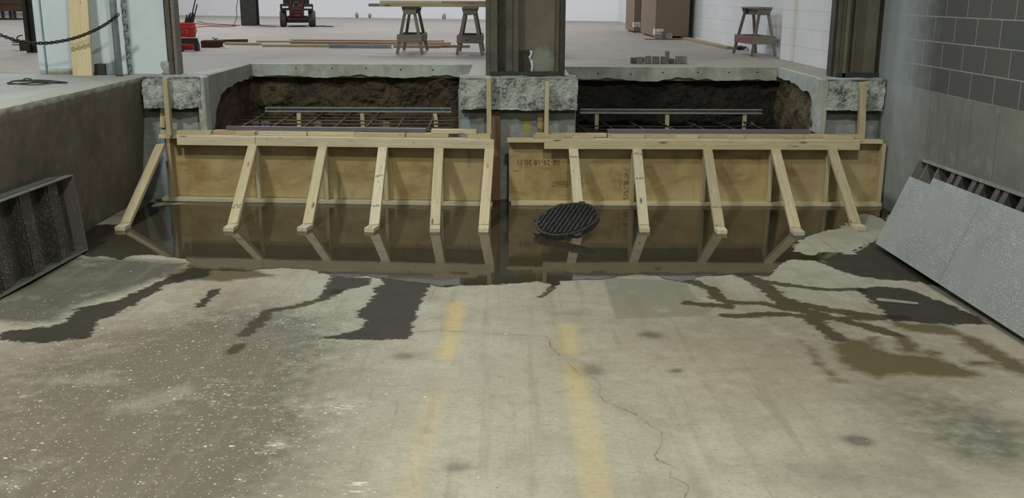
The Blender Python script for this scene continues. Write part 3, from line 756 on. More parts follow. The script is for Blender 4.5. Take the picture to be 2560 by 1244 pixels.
# ------------------------------------------------------------------ door jambs and columns
def post_profile(name, label, cat, x_edges, y_fronts, mats, z1, base=None, depth=9.98):
    r = empty(name, ((x_edges[0]+x_edges[-1])/2, 9.85, D), label, cat)
    for (a, b), yf, (pn, mt) in zip(zip(x_edges, x_edges[1:]), y_fronts, mats):
        abox(pn, (a, yf, D+.003), (b, depth+.08, z1), mt, r, .003)
    if base: abox('bottom_rail', (base[0], base[2], D+.001), (base[1], base[2]+.05, D+.045), M['steel_dark'], r, .003)
    return r
def xs(pxs, y=0, Y=9.86, py=100): return [hitY(p, py, Y).x for p in pxs]
Z_COL = 7.6
M['taupe_spray'] = plain('oversprayed_panel', (.17, .155, .125), .6, .1, .15, 2.5, .15, (.10, .09, .07), .4)
stain(M['taupe_spray'], .05, -3.08, .12, .14, (.26, .29, .265))
B, T, K = M['steel_brown'], M['steel_taupe'], M['steel_dark']
c_edges = xs([1214,1226,1244,1264,1283,1297,1389,1399,1413])
post_profile('door_column', 'dark steel door column with taupe panel standing on the middle concrete pier', 'column', c_edges,
    [9.90, 9.86, 9.95, 9.93, 9.86, 9.95, 9.90, 9.86], [('flange', B), ('channel', M['steel_brown']), ('recess', K), ('channel', B), ('rib', B), ('panel', M['taupe_spray']), ('flange', B), ('flange', K)], Z_COL, (c_edges[1], c_edges[-1]-.03, 9.85))
cc = [o for o in bpy.data.objects if o.name.startswith('door_column')][0]
# peeling sheet at the foot of the middle column
def peel():
    pts = [hitY(x, y, 9.943) for x, y in ((1297,126),(1314,125),(1328,124),(1329,135),(1322,142),(1326,150),(1328,165),(1326,175),(1330,184),(1297,184))]
    p_ = prism('patch', pts, (0, .006, 0), K, cc); p_['label'] = 'grey bare patch with torn edge'
    pts = [hitY(x, y, 9.935) for x, y in ((1324,126),(1331,126),(1330,136),(1325,146),(1332,152),(1333,166),(1330,184),(1326,184),(1328,165),(1325,150),(1321,142),(1326,136))]
    p_ = prism('torn_edge', pts, (0, .012, 0), M['white_paint'], cc)
peel()
r_edges = xs([2092,2098,2107,2114,2123,2135,2143,2205,2218], Y=9.86, py=60)
post_profile('door_column', 'brown steel door column with recessed panel beside the grey block wall', 'column', r_edges,
    [9.93, 9.88, 9.86, 9.84, 9.90, 9.85, 9.95, 9.86], [('flange', K), ('rib', B), ('channel', B), ('rib', T), ('channel', B), ('rib', B), ('panel', T), ('flange', K)], Z_COL, (r_edges[1]+.02, r_edges[-1], 9.84))
struct(abox('trim_2', (r_edges[-1], 9.66, D), (3.70, 10.0, 7.9), M['white_paint'], bev=.004))
l_edges = xs([413,420,431,440], Y=9.9, py=100)
post_profile('door_column', 'weathered dark steel door jamb at the right edge of the white panel wall', 'column', l_edges,
    [9.93, 9.87, 9.90], [('flange', K), ('channel', B), ('rib', M['lumber_grey'])], Z_COL)
# white panel wall stub on the left
wx0 = hitZ(107, 187, D).x; wxl = hitZ(95, 186, D).x
struct(abox('wall_partition', (wx0, 9.93, D), (l_edges[0]-.003, 10.12, 10.4), M['white_paint'], bev=.004))
struct(abox('trim_3', (wxl, 9.90, D), (wx0-.008, 10.0, 7.9), M['white_paint'], bev=.004))
struct(abox('baseboard_left', (wx0+.01, 9.905, D), (hitZ(182, 187, D).x, 9.93, D+.055), M['slab_edge'], bev=.003))

# ------------------------------------------------------------------ formwork
class Form:
    def __init__(s, A, B_):
        s.A = Vector((A[0], A[1], 0)); s.B = Vector((B_[0], B_[1], 0)); s.u = (s.B-s.A).normalized(); s.n = Vector((s.u.y, -s.u.x, 0))
    def P(s, a, t, z): return s.A+s.u*a+s.n*(t-.089)+Vector((0, 0, z))
    def at(s, x, y, t=.089):
        d = ray(x, y); p0 = s.P(0, t, 0); k = (p0-C0).dot(s.n)/d.dot(s.n); p = C0+d*k
        return (p-s.A).dot(s.u), p.z
    def board(s, name, a0, a1, z0, z1, t0, t1, mat, root, vertical=False):
        c = lambda a, z: s.P(a, (t0+t1)/2, z)
        if vertical: return bar(name, c((a0+a1)/2, z0), c((a0+a1)/2, z1), abs(a1-a0), t1-t0, mat, root, up=s.n)
        return bar(name, c(a0, (z0+z1)/2), c(a1, (z0+z1)/2), z1-z0, t1-t0, mat, root, up=s.n)
FL = Form((-3.289, 9.612), (-.092, 9.378)); FR = Form((.069, 9.437), (3.678, 9.418))
W, G, O_, LW = .089, .038, M['lumber_old'], M['lumber_white']
LB = M['lumber']

def brace(f, root, top, foot, block, zt, mat):
    a, _ = f.at(*top, t=.108); p0 = f.P(a, .108, zt-.01)
    q = flr(*foot); q.z = zf(q.y)+.03
    b = bar('brace', p0, q, W, G, mat, root, up=f.n+Vector((0, 0, .3)))
    r = flr(*block); d = Vector((r.x-q.x, r.y-q.y, 0))
    if d.length < .05: d = Vector((0, -.1, 0))
    d.normalize(); L = .15
    c0 = Vector((q.x, q.y, zf(q.y)+.019))-d*.01
    bl = bar('foot_block', c0, c0+d*L, W, G, M['lumber_white'], root)
    return b
def stamp(root, P, u, up, size, rows, cols, mat, seed, name='stamp'):
    """a small block of illegible printed strokes lying on a board face"""
    rnd = random.Random(seed); bm = bmesh.new(); n = u.cross(up).normalized()
    M4 = Matrix((u, n, up)).transposed().to_4x4(); M4.translation = P-root.location
    cw, chh = size[0]/cols, size[1]/rows
    for r in range(rows):
        for c in range(cols):
            x = (c+.5)*cw-size[0]/2; z = (r+.5)*chh-size[1]/2
            for k in range(2): 
                if rnd.random() < .75: badd(bm, (x+(k-.5)*cw*.55, 0, z), (cw*.2, .0016, chh*rnd.uniform(.4, .8)))
            if rnd.random() < .7: badd(bm, (x, 0, z+rnd.choice((-1, 1))*chh*.28), (cw*.6, .0016, chh*.16))
    bmesh.ops.transform(bm, matrix=M4, verts=bm.verts)
    return mesh_obj(name, bm, mat, root)
def text_mesh(name, s, size, mat, root, M4, bend=None):
    cu_ = bpy.data.curves.new(name, 'FONT'); cu_.body = s; cu_.size = size; cu_.extrude = .0008; cu_.align_x = 'CENTER'; cu_.align_y = 'CENTER'
    t = bpy.data.objects.new('tmp_text', cu_); COL.objects.link(t)
    bpy.context.view_layer.update()
    me_ = bpy.data.meshes.new_from_object(t); bpy.data.objects.remove(t); me_.name = name
    if bend:
        for v in me_.vertices:
            x, y, z = v.co; a = x/bend; v.co = ((bend+z)*math.sin(a), y, (bend+z)*math.cos(a)-bend)
    o = bpy.data.objects.new(name, me_); COL.objects.link(o); me_.materials.clear(); me_.materials.append(mat)
    o.parent = root; o.matrix_basis = Matrix.Translation(-root.location) @ M4
    return o

def build_left():
    f = FL; r = empty('wooden_formwork', f.P(0, 0, 0), 'left plywood formwork wall with six slanting braces standing in the puddle', 'formwork', 'plywood forms closing the two dock pits')
    L = (f.B-f.A).length
    ztl = f.at(395, 347)[1]; ztr = f.at(1235, 366)[1]; zt = (ztl+ztr)/2          # underside of the top plate
    zt = .615
    f.board('plywood_sheet', .02, L-.02, .038, zt, -.02, 0, M['ply'], r)
    f.board('bottom_plate', -.03, L, .001, G, 0, W, LW, r)
    a0 = f.at(396, 340)[0]; aw = f.at(446, 355)[0]; a1 = f.at(1229, 362)[0]
    f.board('top_plate', a0, a1, zt, zt+G, 0, W, LW, r)
    sp = f.at(642, 360)[0]
    f.board('waler', aw, sp-.002, zt+G-W-.004, zt+G-.004, W, W+G, LW, r); f.board('waler', sp+.002, f.at(1236, 370)[0], zt+G-W-.002, zt+G-.004, W, W+G, LW, r)
    for x in (427, 645, 815, 965, 1103, 1222):
        a = f.at(x, 450, .089)[0]; f.board('stud', a-G/2, a+G/2, G, zt, 0, W, LB if x > 450 else M['lumber_old'], r, True)
    for tp, ft, bl, mt in (((403,372),(315,568),(295,580),LB), ((633,378),(583,570),(566,583),LB), ((808,382),(770,570),(746,584),LB), ((958,385),(936,572),(915,586),LW), ((1098,387),(1088,572),(1087,586),LB), ((1224,387),(1210,572),(1208,586),LB)):
        brace(f, r, tp, ft, bl, zt+G-W, mt)
    z1 = zt+G
    # cap boards lying on the plate
    ends = [398, 525, 765, 885, 1012, 1120, 1226]
    f.board('cap_board', f.at(398, 330)[0], f.at(524, 330)[0], z1, z1+G, -.01, .075, LB, r)
    f.board('cap_board', f.at(526, 332)[0], f.at(642, 332)[0], z1, z1+G, -.055, .030, M['lumber_pink'], r)
    f.board('cap_board', f.at(588, 335)[0], f.at(636, 335)[0], z1, z1+G, .032, .078, LB, r)
    f.board('cap_board', f.at(644, 335)[0], f.at(764, 335)[0], z1, z1+G, -.02, .065, LW, r)
    f.board('cap_board', f.at(766, 338)[0], f.at(884, 338)[0], z1, z1+G, -.035, .05, LB, r)
    f.board('cap_board', f.at(886, 340)[0], f.at(1011, 340)[0], z1, z1+G, -.01, .075, LB, r)
    f.board('cap_board', f.at(1013, 341)[0], f.at(1120, 341)[0], z1, z1+G, -.03, .055, LB, r)
    f.board('cap_board', f.at(1168, 345)[0], f.at(1226, 345)[0], z1, z1+G, -.01, .075, LB, r)
    f.board('cap_board', f.at(1076, 338)[0], f.at(1190, 338)[0], z1+G, z1+2*G, -.035, .05, LB, r)
    # uprights nailed to the piers
    a = f.at(420, 330, -.02)[0]
    bar('upright', (hitY(419, 260, 9.55).x, 9.545, z1+.001), (hitY(414, 190, 9.55).x, 9.545, 1.20), .045, W*.8, LB, r, up=(0, 1, 0))
    xr = hitY(1223, 260, 9.50).x
    bar('upright', (xr, 9.53, z1), (xr-.005, 9.53, 1.215), .045, W, LB, r, up=(0, 1, 0))
    # stamps on the third and fourth brace
    for tp, ft, ts, rows, mt in (((633,378),(583,570),(.80,), 2, M['ink']), ((958,385),(936,572),(.40, .78), 1, M['ink_black'])):
        aa, _ = f.at(*tp, t=.108); p0 = f.P(aa, .108, zt+G-W-.01); q = flr(*ft); q.z = .03
        ax = (q-p0).normalized(); side = ax.cross(f.n+Vector((0, 0, .3))).normalized(); nn = side.cross(ax).normalized()
        if nn.dot(f.n) < 0: nn = -nn
        sx = -side if side.x < 0 else side
        for t_ in ts: stamp(r, p0.lerp(q, t_)+nn*(G/2+.0008), sx, -ax, (.075, .035*rows), rows, 5, mt, int(t_*100))
    return r, z1
def build_right():
    f = FR; r = empty('wooden_formwork', f.P(0, 0, 0), 'right plywood formwork wall with date stamp, reaching the grey block wall', 'formwork', 'plywood forms closing the two dock pits')
    L = (f.B-f.A).length; zt = .61
    f.board('plywood_sheet', 0, L-.04, .02, zt, -.02, 0, M['ply'], r)
    f.board('bottom_plate', .02, L-.01, .001, G, 0, W, LB, r)
    f.board('top_plate', f.at(1268, 358)[0], f.at(2219, 350)[0]-.04, zt, zt+G, 0, W, LB, r)
    f.board('waler', f.at(1360, 370)[0], f.at(2147, 360)[0], zt+G-W-.004, zt+G-.004, W, W+G, LB, r)
    for x in (1434, 1582, 1760, 1926, 2068, 2203):
        a = f.at(x, 450)[0]; a = min(a, L-.035); f.board('stud', a-G/2, a+G/2, G, zt, 0, W, LB, r, True)
    specs = (((1433,387),(1449,560),(1450,575),LW), ((1592,384),(1609,572),(1614,588),LW), ((1768,382),(1798,576),(1812,594),M['lumber']), ((1938,382),(1988,580),(2004,594),LB), ((2080,380),(2138,568),(2162,582),LB))
    for tp, ft, bl, mt in specs: brace(f, r, tp, ft, bl, zt+G-W, mt)
    z1 = zt+G
    f.board('cap_board', f.at(1340, 338)[0], f.at(1520, 335)[0], z1, z1+G, -.07, -.01, LB, r)
    f.board('cap_board', f.at(1522, 338)[0], f.at(2170, 335)[0], z1, z1+G, -.06, .015, M['lumber'], r)
    for a, b in ((1334,1413),(1431,1486),(1530,1612),(1690,1747),(1815,1863),(1958,2010),(2062,2138)):
        f.board('cap_block', f.at(a, 345)[0], f.at(b, 345)[0], z1, z1+.033, .018, .065, LB, r)
    for x, mt in ((1367, LB),):
        xx = hitY(x, 260, 9.5).x; bar('upright', (xx, 9.53, z1), (xx, 9.53, 1.175), .04, W*.7, mt, r, up=(0, 1, 0))
    xa, xb = hitY(2156, 335, 9.5).x, hitY(2166, 205, 9.5).x
    bar('upright', (xa, 9.53, z1), (xb-.02, 9.53, 1.18), .06, W*.7, LB, r, up=(0, 1, 0))
    # date stamp printed upside down on the plywood, further faded print
    c, zc = f.at(1345, 405, 0); P_ = f.P(c, .0012, zc)
    M4 = Matrix((-f.u, -Vector((0, 0, 1)), f.n)).transposed().to_4x4(); M4.translation = P_
    st = text_mesh('stamp', '08-29-18 20:11', .068, M['ink'], r, M4); st['label'] = 'upside down date stamp'
    for px, py, sz, rows, cols, sd in ((1400,460,(.16,.07),3,7,4),(1565,470,(.05,.30),9,2,5),(1290,427,(.06,.02),1,6,6)):
        c, zc = f.at(px, py, 0); stamp(r, f.P(c, .001, zc), f.u, Vector((0, 0, 1)), sz, rows, cols, M['ink'], sd)
    tp, ft = specs[1][0], specs[1][1]
    for (tp, ft, ts, mt) in ((specs[1][0], specs[1][1], (.08, .42), M['ink_black']), (specs[0][0], specs[0][1], (.13,), M['ink_black']), (specs[2][0], specs[2][1], (.78,), M['ink'])):
        aa, _ = f.at(*tp, t=.108); p0 = f.P(aa, .108, zt+G-W-.01); q = flr(*ft); q.z = .03
        ax = (q-p0).normalized(); side = ax.cross(f.n+Vector((0, 0, .3))).normalized(); nn = side.cross(ax).normalized()
        if nn.dot(f.n) < 0: nn = -nn
        sx = -side if side.x < 0 else side
        for t_ in ts: stamp(r, p0.lerp(q, t_)+nn*(G/2+.0008), sx, -ax, (.078, .035), 1, 6, mt, int(t_*100)+3)
    return r, z1
fl_root, z1 = build_left(); fr_root, z1r = build_right()

# loose boards at the piers
def loose(name, pxa, pxb, Y, wy, tz, mat, label, cat='board', zb=None):
    a, b = hitY(*pxa, Y), hitY(*pxb, Y)
    if zb is not None: a.z = zb
    o = bar(name, a, b, wy, tz, mat, up=(0, 1, 0)); return tag(o, label, cat)
loose('board', (1240, 500), (1240, 277), 9.70, .085, .03, M['lumber_red'], 'reddish brown board standing in the gap between the two forms', zb=.0)
b_ = loose('board', (1354, 345), (1354, 279), 9.715, .085, .02, M['ply'], 'short plywood strip with black stamp against the middle pier', zb=.3)
e_ = empty('stamp_holder', (0, 0, 0), None, None); 
p_ = hitY(1354, 325, 9.703); s_ = stamp(e_, p_, Vector((1, 0, 0)), Vector((0, 0, 1)), (.075, .05), 1, 5, M['ink_black'], 9)
bpy.data.objects.remove(e_); s_.parent = b_; s_.matrix_basis = b_.matrix_basis.inverted()
loose('board', (408, 340), (408, 270), 9.70, .05, .03, LB, 'short pale board tucked behind the left upright at the pier', zb=.71)
loose('board', (2148, 345), (2150, 278), 9.70, .05, .03, LB, 'short pale board behind the right upright at the right pier', zb=.665)

# steel strips lying on the forms
def angle_bar(name, a, b, w_, h_, mat, label, group=None):
    L = (Vector(b)-Vector(a)).length; bm = bmesh.new()
    badd(bm, (0, 0, 0), (L, w_, .004)); badd(bm, (0, -w_/2, -h_/2), (L, .004, h_))
    o = mesh_obj(name, bm, mat); o.matrix_basis = frame(a, b); return tag(o, label, 'steel strip', group)
M['purple'] = plain('purplish_steel', (.19, .18, .22), .5, .3, .1, 6, .05)
def strip_pts(f, pxa, pxb, z, t):
    return f.P(f.at(*pxa, t=t)[0], t, z), f.P(f.at(*pxb, t=t)[0], t, z)
a, b = strip_pts(FL, (568, 330), (1065, 334), z1+G+.037, -.02)
angle_bar('steel_angle', a, b, .05, .03, M['purple'], 'long purplish steel angle lying along the top of the left form')
a, b = strip_pts(FR, (1518, 332), (2020, 333), z1r+G+.037, -.04)
angle_bar('steel_angle', a, b, .05, .03, M['purple'], 'long dark steel angle lying along the top of the right form')

# ------------------------------------------------------------------ pits: strut channels, stakes, rebar
def strut(x0, x1, Y, z, label):
    bm = bmesh.new(); L = x1-x0
    badd(bm, (0, .02, 0), (L, .003, .050)); badd(bm, (0, 0, .025), (L, .042, .004)); badd(bm, (0, 0, -.025), (L, .042, .004))
    badd(bm, (0, -.02, .020), (L, .003, .012)); badd(bm, (0, -.02, -.020), (L, .003, .012))
    o = mesh_obj('strut_channel', bm, M['galv']); o.location = ((x0+x1)/2, Y, z)
    o.rotation_euler = (math.radians(-8), 0, 0)
    return tag(o, label, 'steel channel', 'galvanized channels held over the pits')
strut(-2.585, -.555, 11.0, .742, 'galvanized strut channel on wooden stakes in the left pit')
strut(.86, 2.86, 11.0, .735, 'darker galvanized strut channel on wooden stakes in the right pit')
stl = ['leftmost stake under the channel in the left pit', 'middle stake under the channel in the left pit', 'crooked right stake under the channel in the left pit',
       'leftmost stake under the channel in the right pit', 'middle stake under the channel in the right pit', 'right stake under the channel in the right pit']
for k, (x0, y0, x1, y1) in enumerate(((747,282,747,306),(905,282,908,310),(1087,284,1093,318),(1492,287,1492,316),(1668,286,1668,318),(1862,287,1860,316))):
    a, b = hitY(x0, y0, 11.0), hitY(x1, y1, 10.97); a.z = .715; b.z = .47
    tag(bar('wooden_stake', b, a, .045, .02, LB, up=(0, 1, 0)), 'pale wooden '+stl[k], 'stake', 'stakes carrying the strut channels')
def rebar(x0, x1, ya, yb, z, label, skew, mat):
    r = empty('rebar_mat', ((x0+x1)/2, (ya+yb)/2, z), label, 'rebar mat', 'tied rebar mats in the pits'); rad = .0085
    y = ya
    while y <= yb+.01:
        tube('rebar_rod', [(x0+random.uniform(-.06, .02), y, z), ((x0+x1)/2, y+.01, z-.006), (x1+random.uniform(-.02, .04), y, z)], rad, mat, r, 6); y += .285
    x = x0+.14
    while x <= x1-.05:
        tube('rebar_rod', [(x, ya-.10, z+.016), (x+skew*.5, (ya+yb)/2, z+.012), (x+skew, yb+.12, z+.016)], rad, mat, r, 6); x += .315
    return r
rebar(-2.76, -.48, 9.90, 11.36, .655, 'brown rebar grid tied over the soil in the left pit', -.03, M['rust_bar'])
rebar(.78, 2.9, 9.85, 10.95, .61, 'dim rebar grid over shaded soil in the right pit', -.16, plain('shaded_bar', (.07, .058, .042), .8, .2, .25, 20, .3))  # darker copy of the rusty bar, pit shade painted in
for k, (x, y) in enumerate(((823, 300), (981, 302), (640, 318), (690, 305))):
    p = hitZ(x, y, .53); bm = bmesh.new()
    badd(bm, (0, 0, 0), (.075, .075, .09), bev=.008)
    o = mesh_obj('concrete_spacer', bm, M['stone']); o.location = (p.x, min(p.y, 11.1), .565); o.rotation_euler = (0, 0, .3*k)
    tag(o, ['pale concrete spacer cube left of the middle stake in the left pit', 'pale concrete spacer cube right of the middle stake in the left pit', 'concrete spacer cube near the red soil side of the left pit', 'concrete spacer cube below the leftmost stake in the left pit'][k], 'concrete spacer', 'spacers under the rebar')
def rock(name, loc, s, mat, label, cat, group=None, seed=0, sub=2):
    bm = bmesh.new(); bmesh.ops.create_icosphere(bm, subdivisions=sub, radius=.5)
    for v in bm.verts:
        v.co *= 1+.45*mn.noise(v.co*2.2+Vector((seed*3, seed, 0))); v.co = Vector((v.co.x*s[0], v.co.y*s[1], v.co.z*s[2]))
    o = mesh_obj(name, bm, mat); o.location = loc; o.rotation_euler = (0, 0, seed)
    return tag(o, label, cat, group)
for k, (x, y, sz, lb) in enumerate(((1733, 320, .13, 'pointed pale stone near the middle stake in the right pit'), (1880, 320, .17, 'larger pointed pale stone near the right stake in the right pit'), (1545, 318, .1, 'dull stone at the left side of the right pit'))):
    p = hitZ(x, y, .52); bm = bmesh.new()
    r = bmesh.ops.create_cone(bm, cap_ends=True, segments=5, radius1=sz/2, radius2=.012, depth=sz*.45)
    bmesh.ops.subdivide_edges(bm, edges=bm.edges, cuts=1)
    for v in bm.verts: v.co += Vector((mn.noise(v.co*9), mn.noise(v.co*9+Vector((3, 0, 0))), mn.noise(v.co*8+Vector((0, 3, 0)))))*.012
    o = mesh_obj('stone', bm, M['stone']); o.location = (p.x, p.y, SZ+.06); tag(o, lb, 'stone', 'stones on the soil of the right pit')

# ------------------------------------------------------------------ cast grate leaning on a brace foot
def grate():
    p = flr(1402, 590)
    r = empty('drain_grate', (0, 0, 0), 'round black ribbed cast iron drain grate tilted in the puddle against a brace', 'drain grate')
    R_ = .275; bm = bmesh.new(); lathe_bm(bm, [(.001, -.012), (R_-.02, -.012), (R_-.02, -.001), (.001, -.001)], 48)
    bmesh.ops.recalc_face_normals(bm, faces=bm.faces); mesh_obj('disc', bm, M['cast'], r)
    bm = bmesh.new(); lathe_bm(bm, [(R_-.03, -.035), (R_, -.035), (R_, .012), (R_-.022, .012), (R_-.022, -.001), (R_-.03, -.035)], 48)
    bmesh.ops.recalc_face_normals(bm, faces=bm.faces); mesh_obj('rim', bm, M['cast'], r)
    bm = bmesh.new(); n = 12; wd = 2*(R_-.03)/n
    for i in range(n):
        x = -(R_-.03)+wd*(i+.5); hl = math.sqrt(max(.0, (R_-.028)**2-x*x))-.012
        segs = 14; prev = None
        for k in range(segs+1):
            y = -hl+2*hl*k/segs; hgt = .020+.009*mn.noise(Vector((x*30, y*40, 0)))
            row = [bm.verts.new((x-wd*.33, y, -.001)), bm.verts.new((x-wd*.22, y, hgt)), bm.verts.new((x+wd*.22, y, hgt)), bm.verts.new((x+wd*.33, y, -.001))]
            if prev:
                for j in range(3): bm.faces.new((prev[j], prev[j+1], row[j+1], row[j]))
            else: bm.faces.new(row)
            prev = row
        bm.faces.new(prev[::-1])
    bmesh.ops.recalc_face_normals(bm, faces=bm.faces); bmesh.ops.rotate(bm, cent=(0, 0, 0), matrix=Matrix.Rotation(math.radians(-24), 3, 'Z'), verts=bm.verts); mesh_obj('ribs', bm, M['cast'], r)
    for a in (100, 152, 62, 205, 285):
        t = math.radians(a); bm = bmesh.new(); badd(bm, (R_+.012, 0, -.012), (.05, .062, .034), bev=.005)
        bmesh.ops.rotate(bm, cent=(0, 0, 0), matrix=Matrix.Rotation(t, 3, 'Z'), verts=bm.verts); mesh_obj('lug', bm, M['cast'], r)
    rot = Matrix.Rotation(math.radians(-13), 3, 'Y') @ Matrix.Rotation(math.radians(15), 3, 'X') @ Matrix.Rotation(math.radians(-4), 3, 'Z')
    lo = min((rot @ Vector((math.cos(t)*R_, math.sin(t)*R_, -.035))).z for t in [i*.05 for i in range(126)])
    c = hitZ(1418, 549, -lo)
    r.rotation_euler = rot.to_euler(); r.location = (c.x, c.y, -lo+.001)
grate()

# ------------------------------------------------------------------ dock leveler decks leaning on the side walls
def plate_mat(name, base, hi, ribs=True, metal=.35):
    m = NT(name); o = m.obj()
    big = m.noise(o, 2.2, 5, .65); mid = m.noise(o, 9, 5, .6); pv = m.map(o, (1, 2.0, 1), rot=(0, 0, .7)); v = m.vor(pv, 62, out='Distance')
    kc = m.sep(m.vor(pv, 62, out='Color'))[0]
    c = m.mix(m.mr(big, .3, .7), base, tuple(x*.72 for x in base))
    c = m.mix(m.mr(mid, .55, .8, 0, .4), c, hi)
    on = m.math('LESS_THAN', kc, m.mr(m.noise(o, 2.6, 4, .6), .45, .62, .03, .8))
    c = m.mix(m.math('MULTIPLY', m.math('MULTIPLY', m.math('LESS_THAN', v, .36), on), .75), c, hi)
    if ribs:
        # raised tread: short bars in two crossing directions
        br = m.n('ShaderNodeTexBrick'); m.l(m.map(o, (1, 1, 1), rot=(0, 0, math.radians(45))), br.inputs['Vector'])
        br.inputs['Scale'].default_value = 1; br.inputs['Brick Width'].default_value = .034; br.inputs['Row Height'].default_value = .017; br.inputs['Mortar Size'].default_value = .0045
        c = m.mix(m.math('MULTIPLY', br.outputs['Fac'], .35), c, tuple(x*.55 for x in base))
        m.bump(br.outputs['Fac'], -.9, .006)
    else: m.bump(mid, .3, .004)
    return m.set(Base_Color=c, Roughness=.5, Metallic=metal)
M['tread'] = plate_mat('tread_plate', (.40, .445, .45), (.74, .78, .76))
M['deck_dark'] = plate_mat('underside_steel', (.075, .07, .062), (.30, .29, .25), False, .2)
M['deck_grey'] = plate_mat('deck_frame_steel', (.20, .205, .195), (.42, .43, .40), False, .2)

def leveler_left():
    a = flr(218, 628); b = flr(0, 748)
    r = empty('dock_leveler_deck', (a.x, a.y, 0), 'ribbed underside of a steel dock leveler deck leaning on the left wall', 'dock leveler')
    x = (Vector((b.x, b.y, zf(b.y)))-Vector((a.x, a.y, 0))).normalized()      # along the ramp, toward the camera
    lean = math.radians(6)
    up = Vector((-math.sin(lean), 0, math.cos(lean))); up = (up-x*up.dot(x)).normalized()
    nrm = x.cross(up).normalized()
    if nrm.x < 0: nrm = -nrm                                                   # faces the middle of the ramp
    M4 = Matrix((x, nrm, up)).transposed().to_4x4()
    r.matrix_basis = Matrix.Translation((a.x+.01, a.y, .012)) @ M4
    L, Hh, Dp, th = 2.6, .60, .10, .010
    def pb(name, p0, p1, mt, bev=.001):
        p0, p1 = Vector(p0), Vector(p1); bm = bmesh.new(); badd(bm, (p0+p1)/2, [abs(v) for v in p1-p0], bev=bev); return mesh_obj(name, bm, mt, r)
    DD = M['deck_dark']
    pb('deck_plate', (0, -Dp-.006, 0), (L, -Dp, Hh), DD)
    pb('flange', (0, -Dp, 0), (L, 0, th), M['deck_grey']); pb('flange', (0, -Dp, Hh-th), (L, 0, Hh), M['deck_grey'])
    pb('flange', (0, -Dp, th), (th, 0, Hh-th), M['deck_grey'])
    for s in (.20, .62, 1.05, 1.48, 1.9):
        pb('rib', (s, -Dp, th), (s+.15, -.045, Hh-th), DD); pb('rib', (s+.20, -Dp, th), (s+.21, -.03, Hh-th), DD)
    lt = pb('lip_plate', (.15, -Dp-.03, Hh+.001), (L, -Dp+.04, Hh+.014), M['deck_grey'])
leveler_left()

def leveler_right():
    a = flr(2188, 622); b = flr(2560, 866)
    A_ = Vector((a.x, a.y, zf(a.y))); B_ = Vector((b.x, b.y, zf(b.y)))
    x = (B_-A_).normalized()
    top = hitY(2275, 445, a.y+.03)
    up = (top-A_); up = (up-x*up.dot(x)).normalized(); nrm = up.cross(x).normalized()
    if nrm.x > 0: nrm = -nrm
    r = empty('dock_leveler_deck', A_, 'grey diamond plate dock leveler deck leaning on the right block wall', 'dock leveler')
    M4 = Matrix((x, nrm, up)).transposed().to_4x4()
    r.matrix_basis = Matrix.Translation(A_+Vector((0, 0, .045))) @ M4
    Hm = (top-A_).length-.03; L = 2.95; tr = M['tread']
    def pb(name, p0, p1, mt, bev=.0015, rot=0):
        p0, p1 = Vector(p0), Vector(p1); c = (p0+p1)/2; bm = bmesh.new(); badd(bm, (0, 0, 0), [abs(v) for v in (p1-p0)], bev=bev)
        # tread texture lies in the local xy plane: stand the mesh up
        o = mesh_obj(name, bm, mt, r); o.location = c; return o
    def sheet_(name, x0, x1, z0, z1_, y, mt):
        bm = bmesh.new(); badd(bm, (0, 0, 0), (x1-x0, z1_-z0, .008), bev=.001); o = mesh_obj(name, bm, mt, r)
        o.location = ((x0+x1)/2, y, (z0+z1_)/2); o.rotation_euler = (math.radians(90), 0, 0); return o
    sd_ = 1.27
    sheet_('tread_plate', 0, sd_-.004, 0, Hm, .0, tr); sheet_('tread_plate', sd_+.004, L, 0, Hm, .0, tr)
    lp = sheet_('lip_plate', .37, L, Hm-.10, Hm+.055, -.02, tr)
    g = M['deck_grey']; fh = Hm+.155
    pb('frame_rail', (-.07, -.17, .02), (L, -.16, fh-.01), g); pb('frame_rail', (-.07, -.17, fh-.014), (L, -.055, fh+.012), g)
    pb('frame_side', (-.075, -.17, .02), (-.065, -.03, fh), g)
    for s in (.03, .25, .50, .62, .86, .98, 1.22, 1.34, 1.58, 1.7, 1.95, 2.1, 2.4, 2.6): pb('stiffener', (s, -.16, Hm-.2), (s+.07 if int(s*100) % 2 == 0 else s+.012, -.065, fh-.015), M['deck_dark'] if int(s*100) % 4 == 2 else g)
    return r
leveler_right()
pa, pb_ = flr(2200, 751), flr(2286, 760)
def slot():
    bm = bmesh.new(); d = Vector(pb_)-Vector(pa); L = d.length
    n = 10; pts = []
    for i in range(n+1): t = -math.pi/2+math.pi*i/n; pts.append((L/2+.025*math.cos(t), .025*math.sin(t)))
    for i in range(n+1): t = math.pi/2+math.pi*i/n; pts.append((-L/2+.025*math.cos(t), .025*math.sin(t)))
    prism_bm(bm, [(x, y*(1+.2*math.sin(x*40)), 0) for x, y in pts], (0, 0, .006))
    o = mesh_obj('wood_scrap', bm, M['stone']); o.matrix_basis = frame((pa.x, pa.y, zf(pa.y)+.004), (pb_.x, pb_.y, zf(pb_.y)+.004))
    tag(o, 'thin pale strip of scrap lying in the dark wet patch by the right deck', 'scrap')
slot()

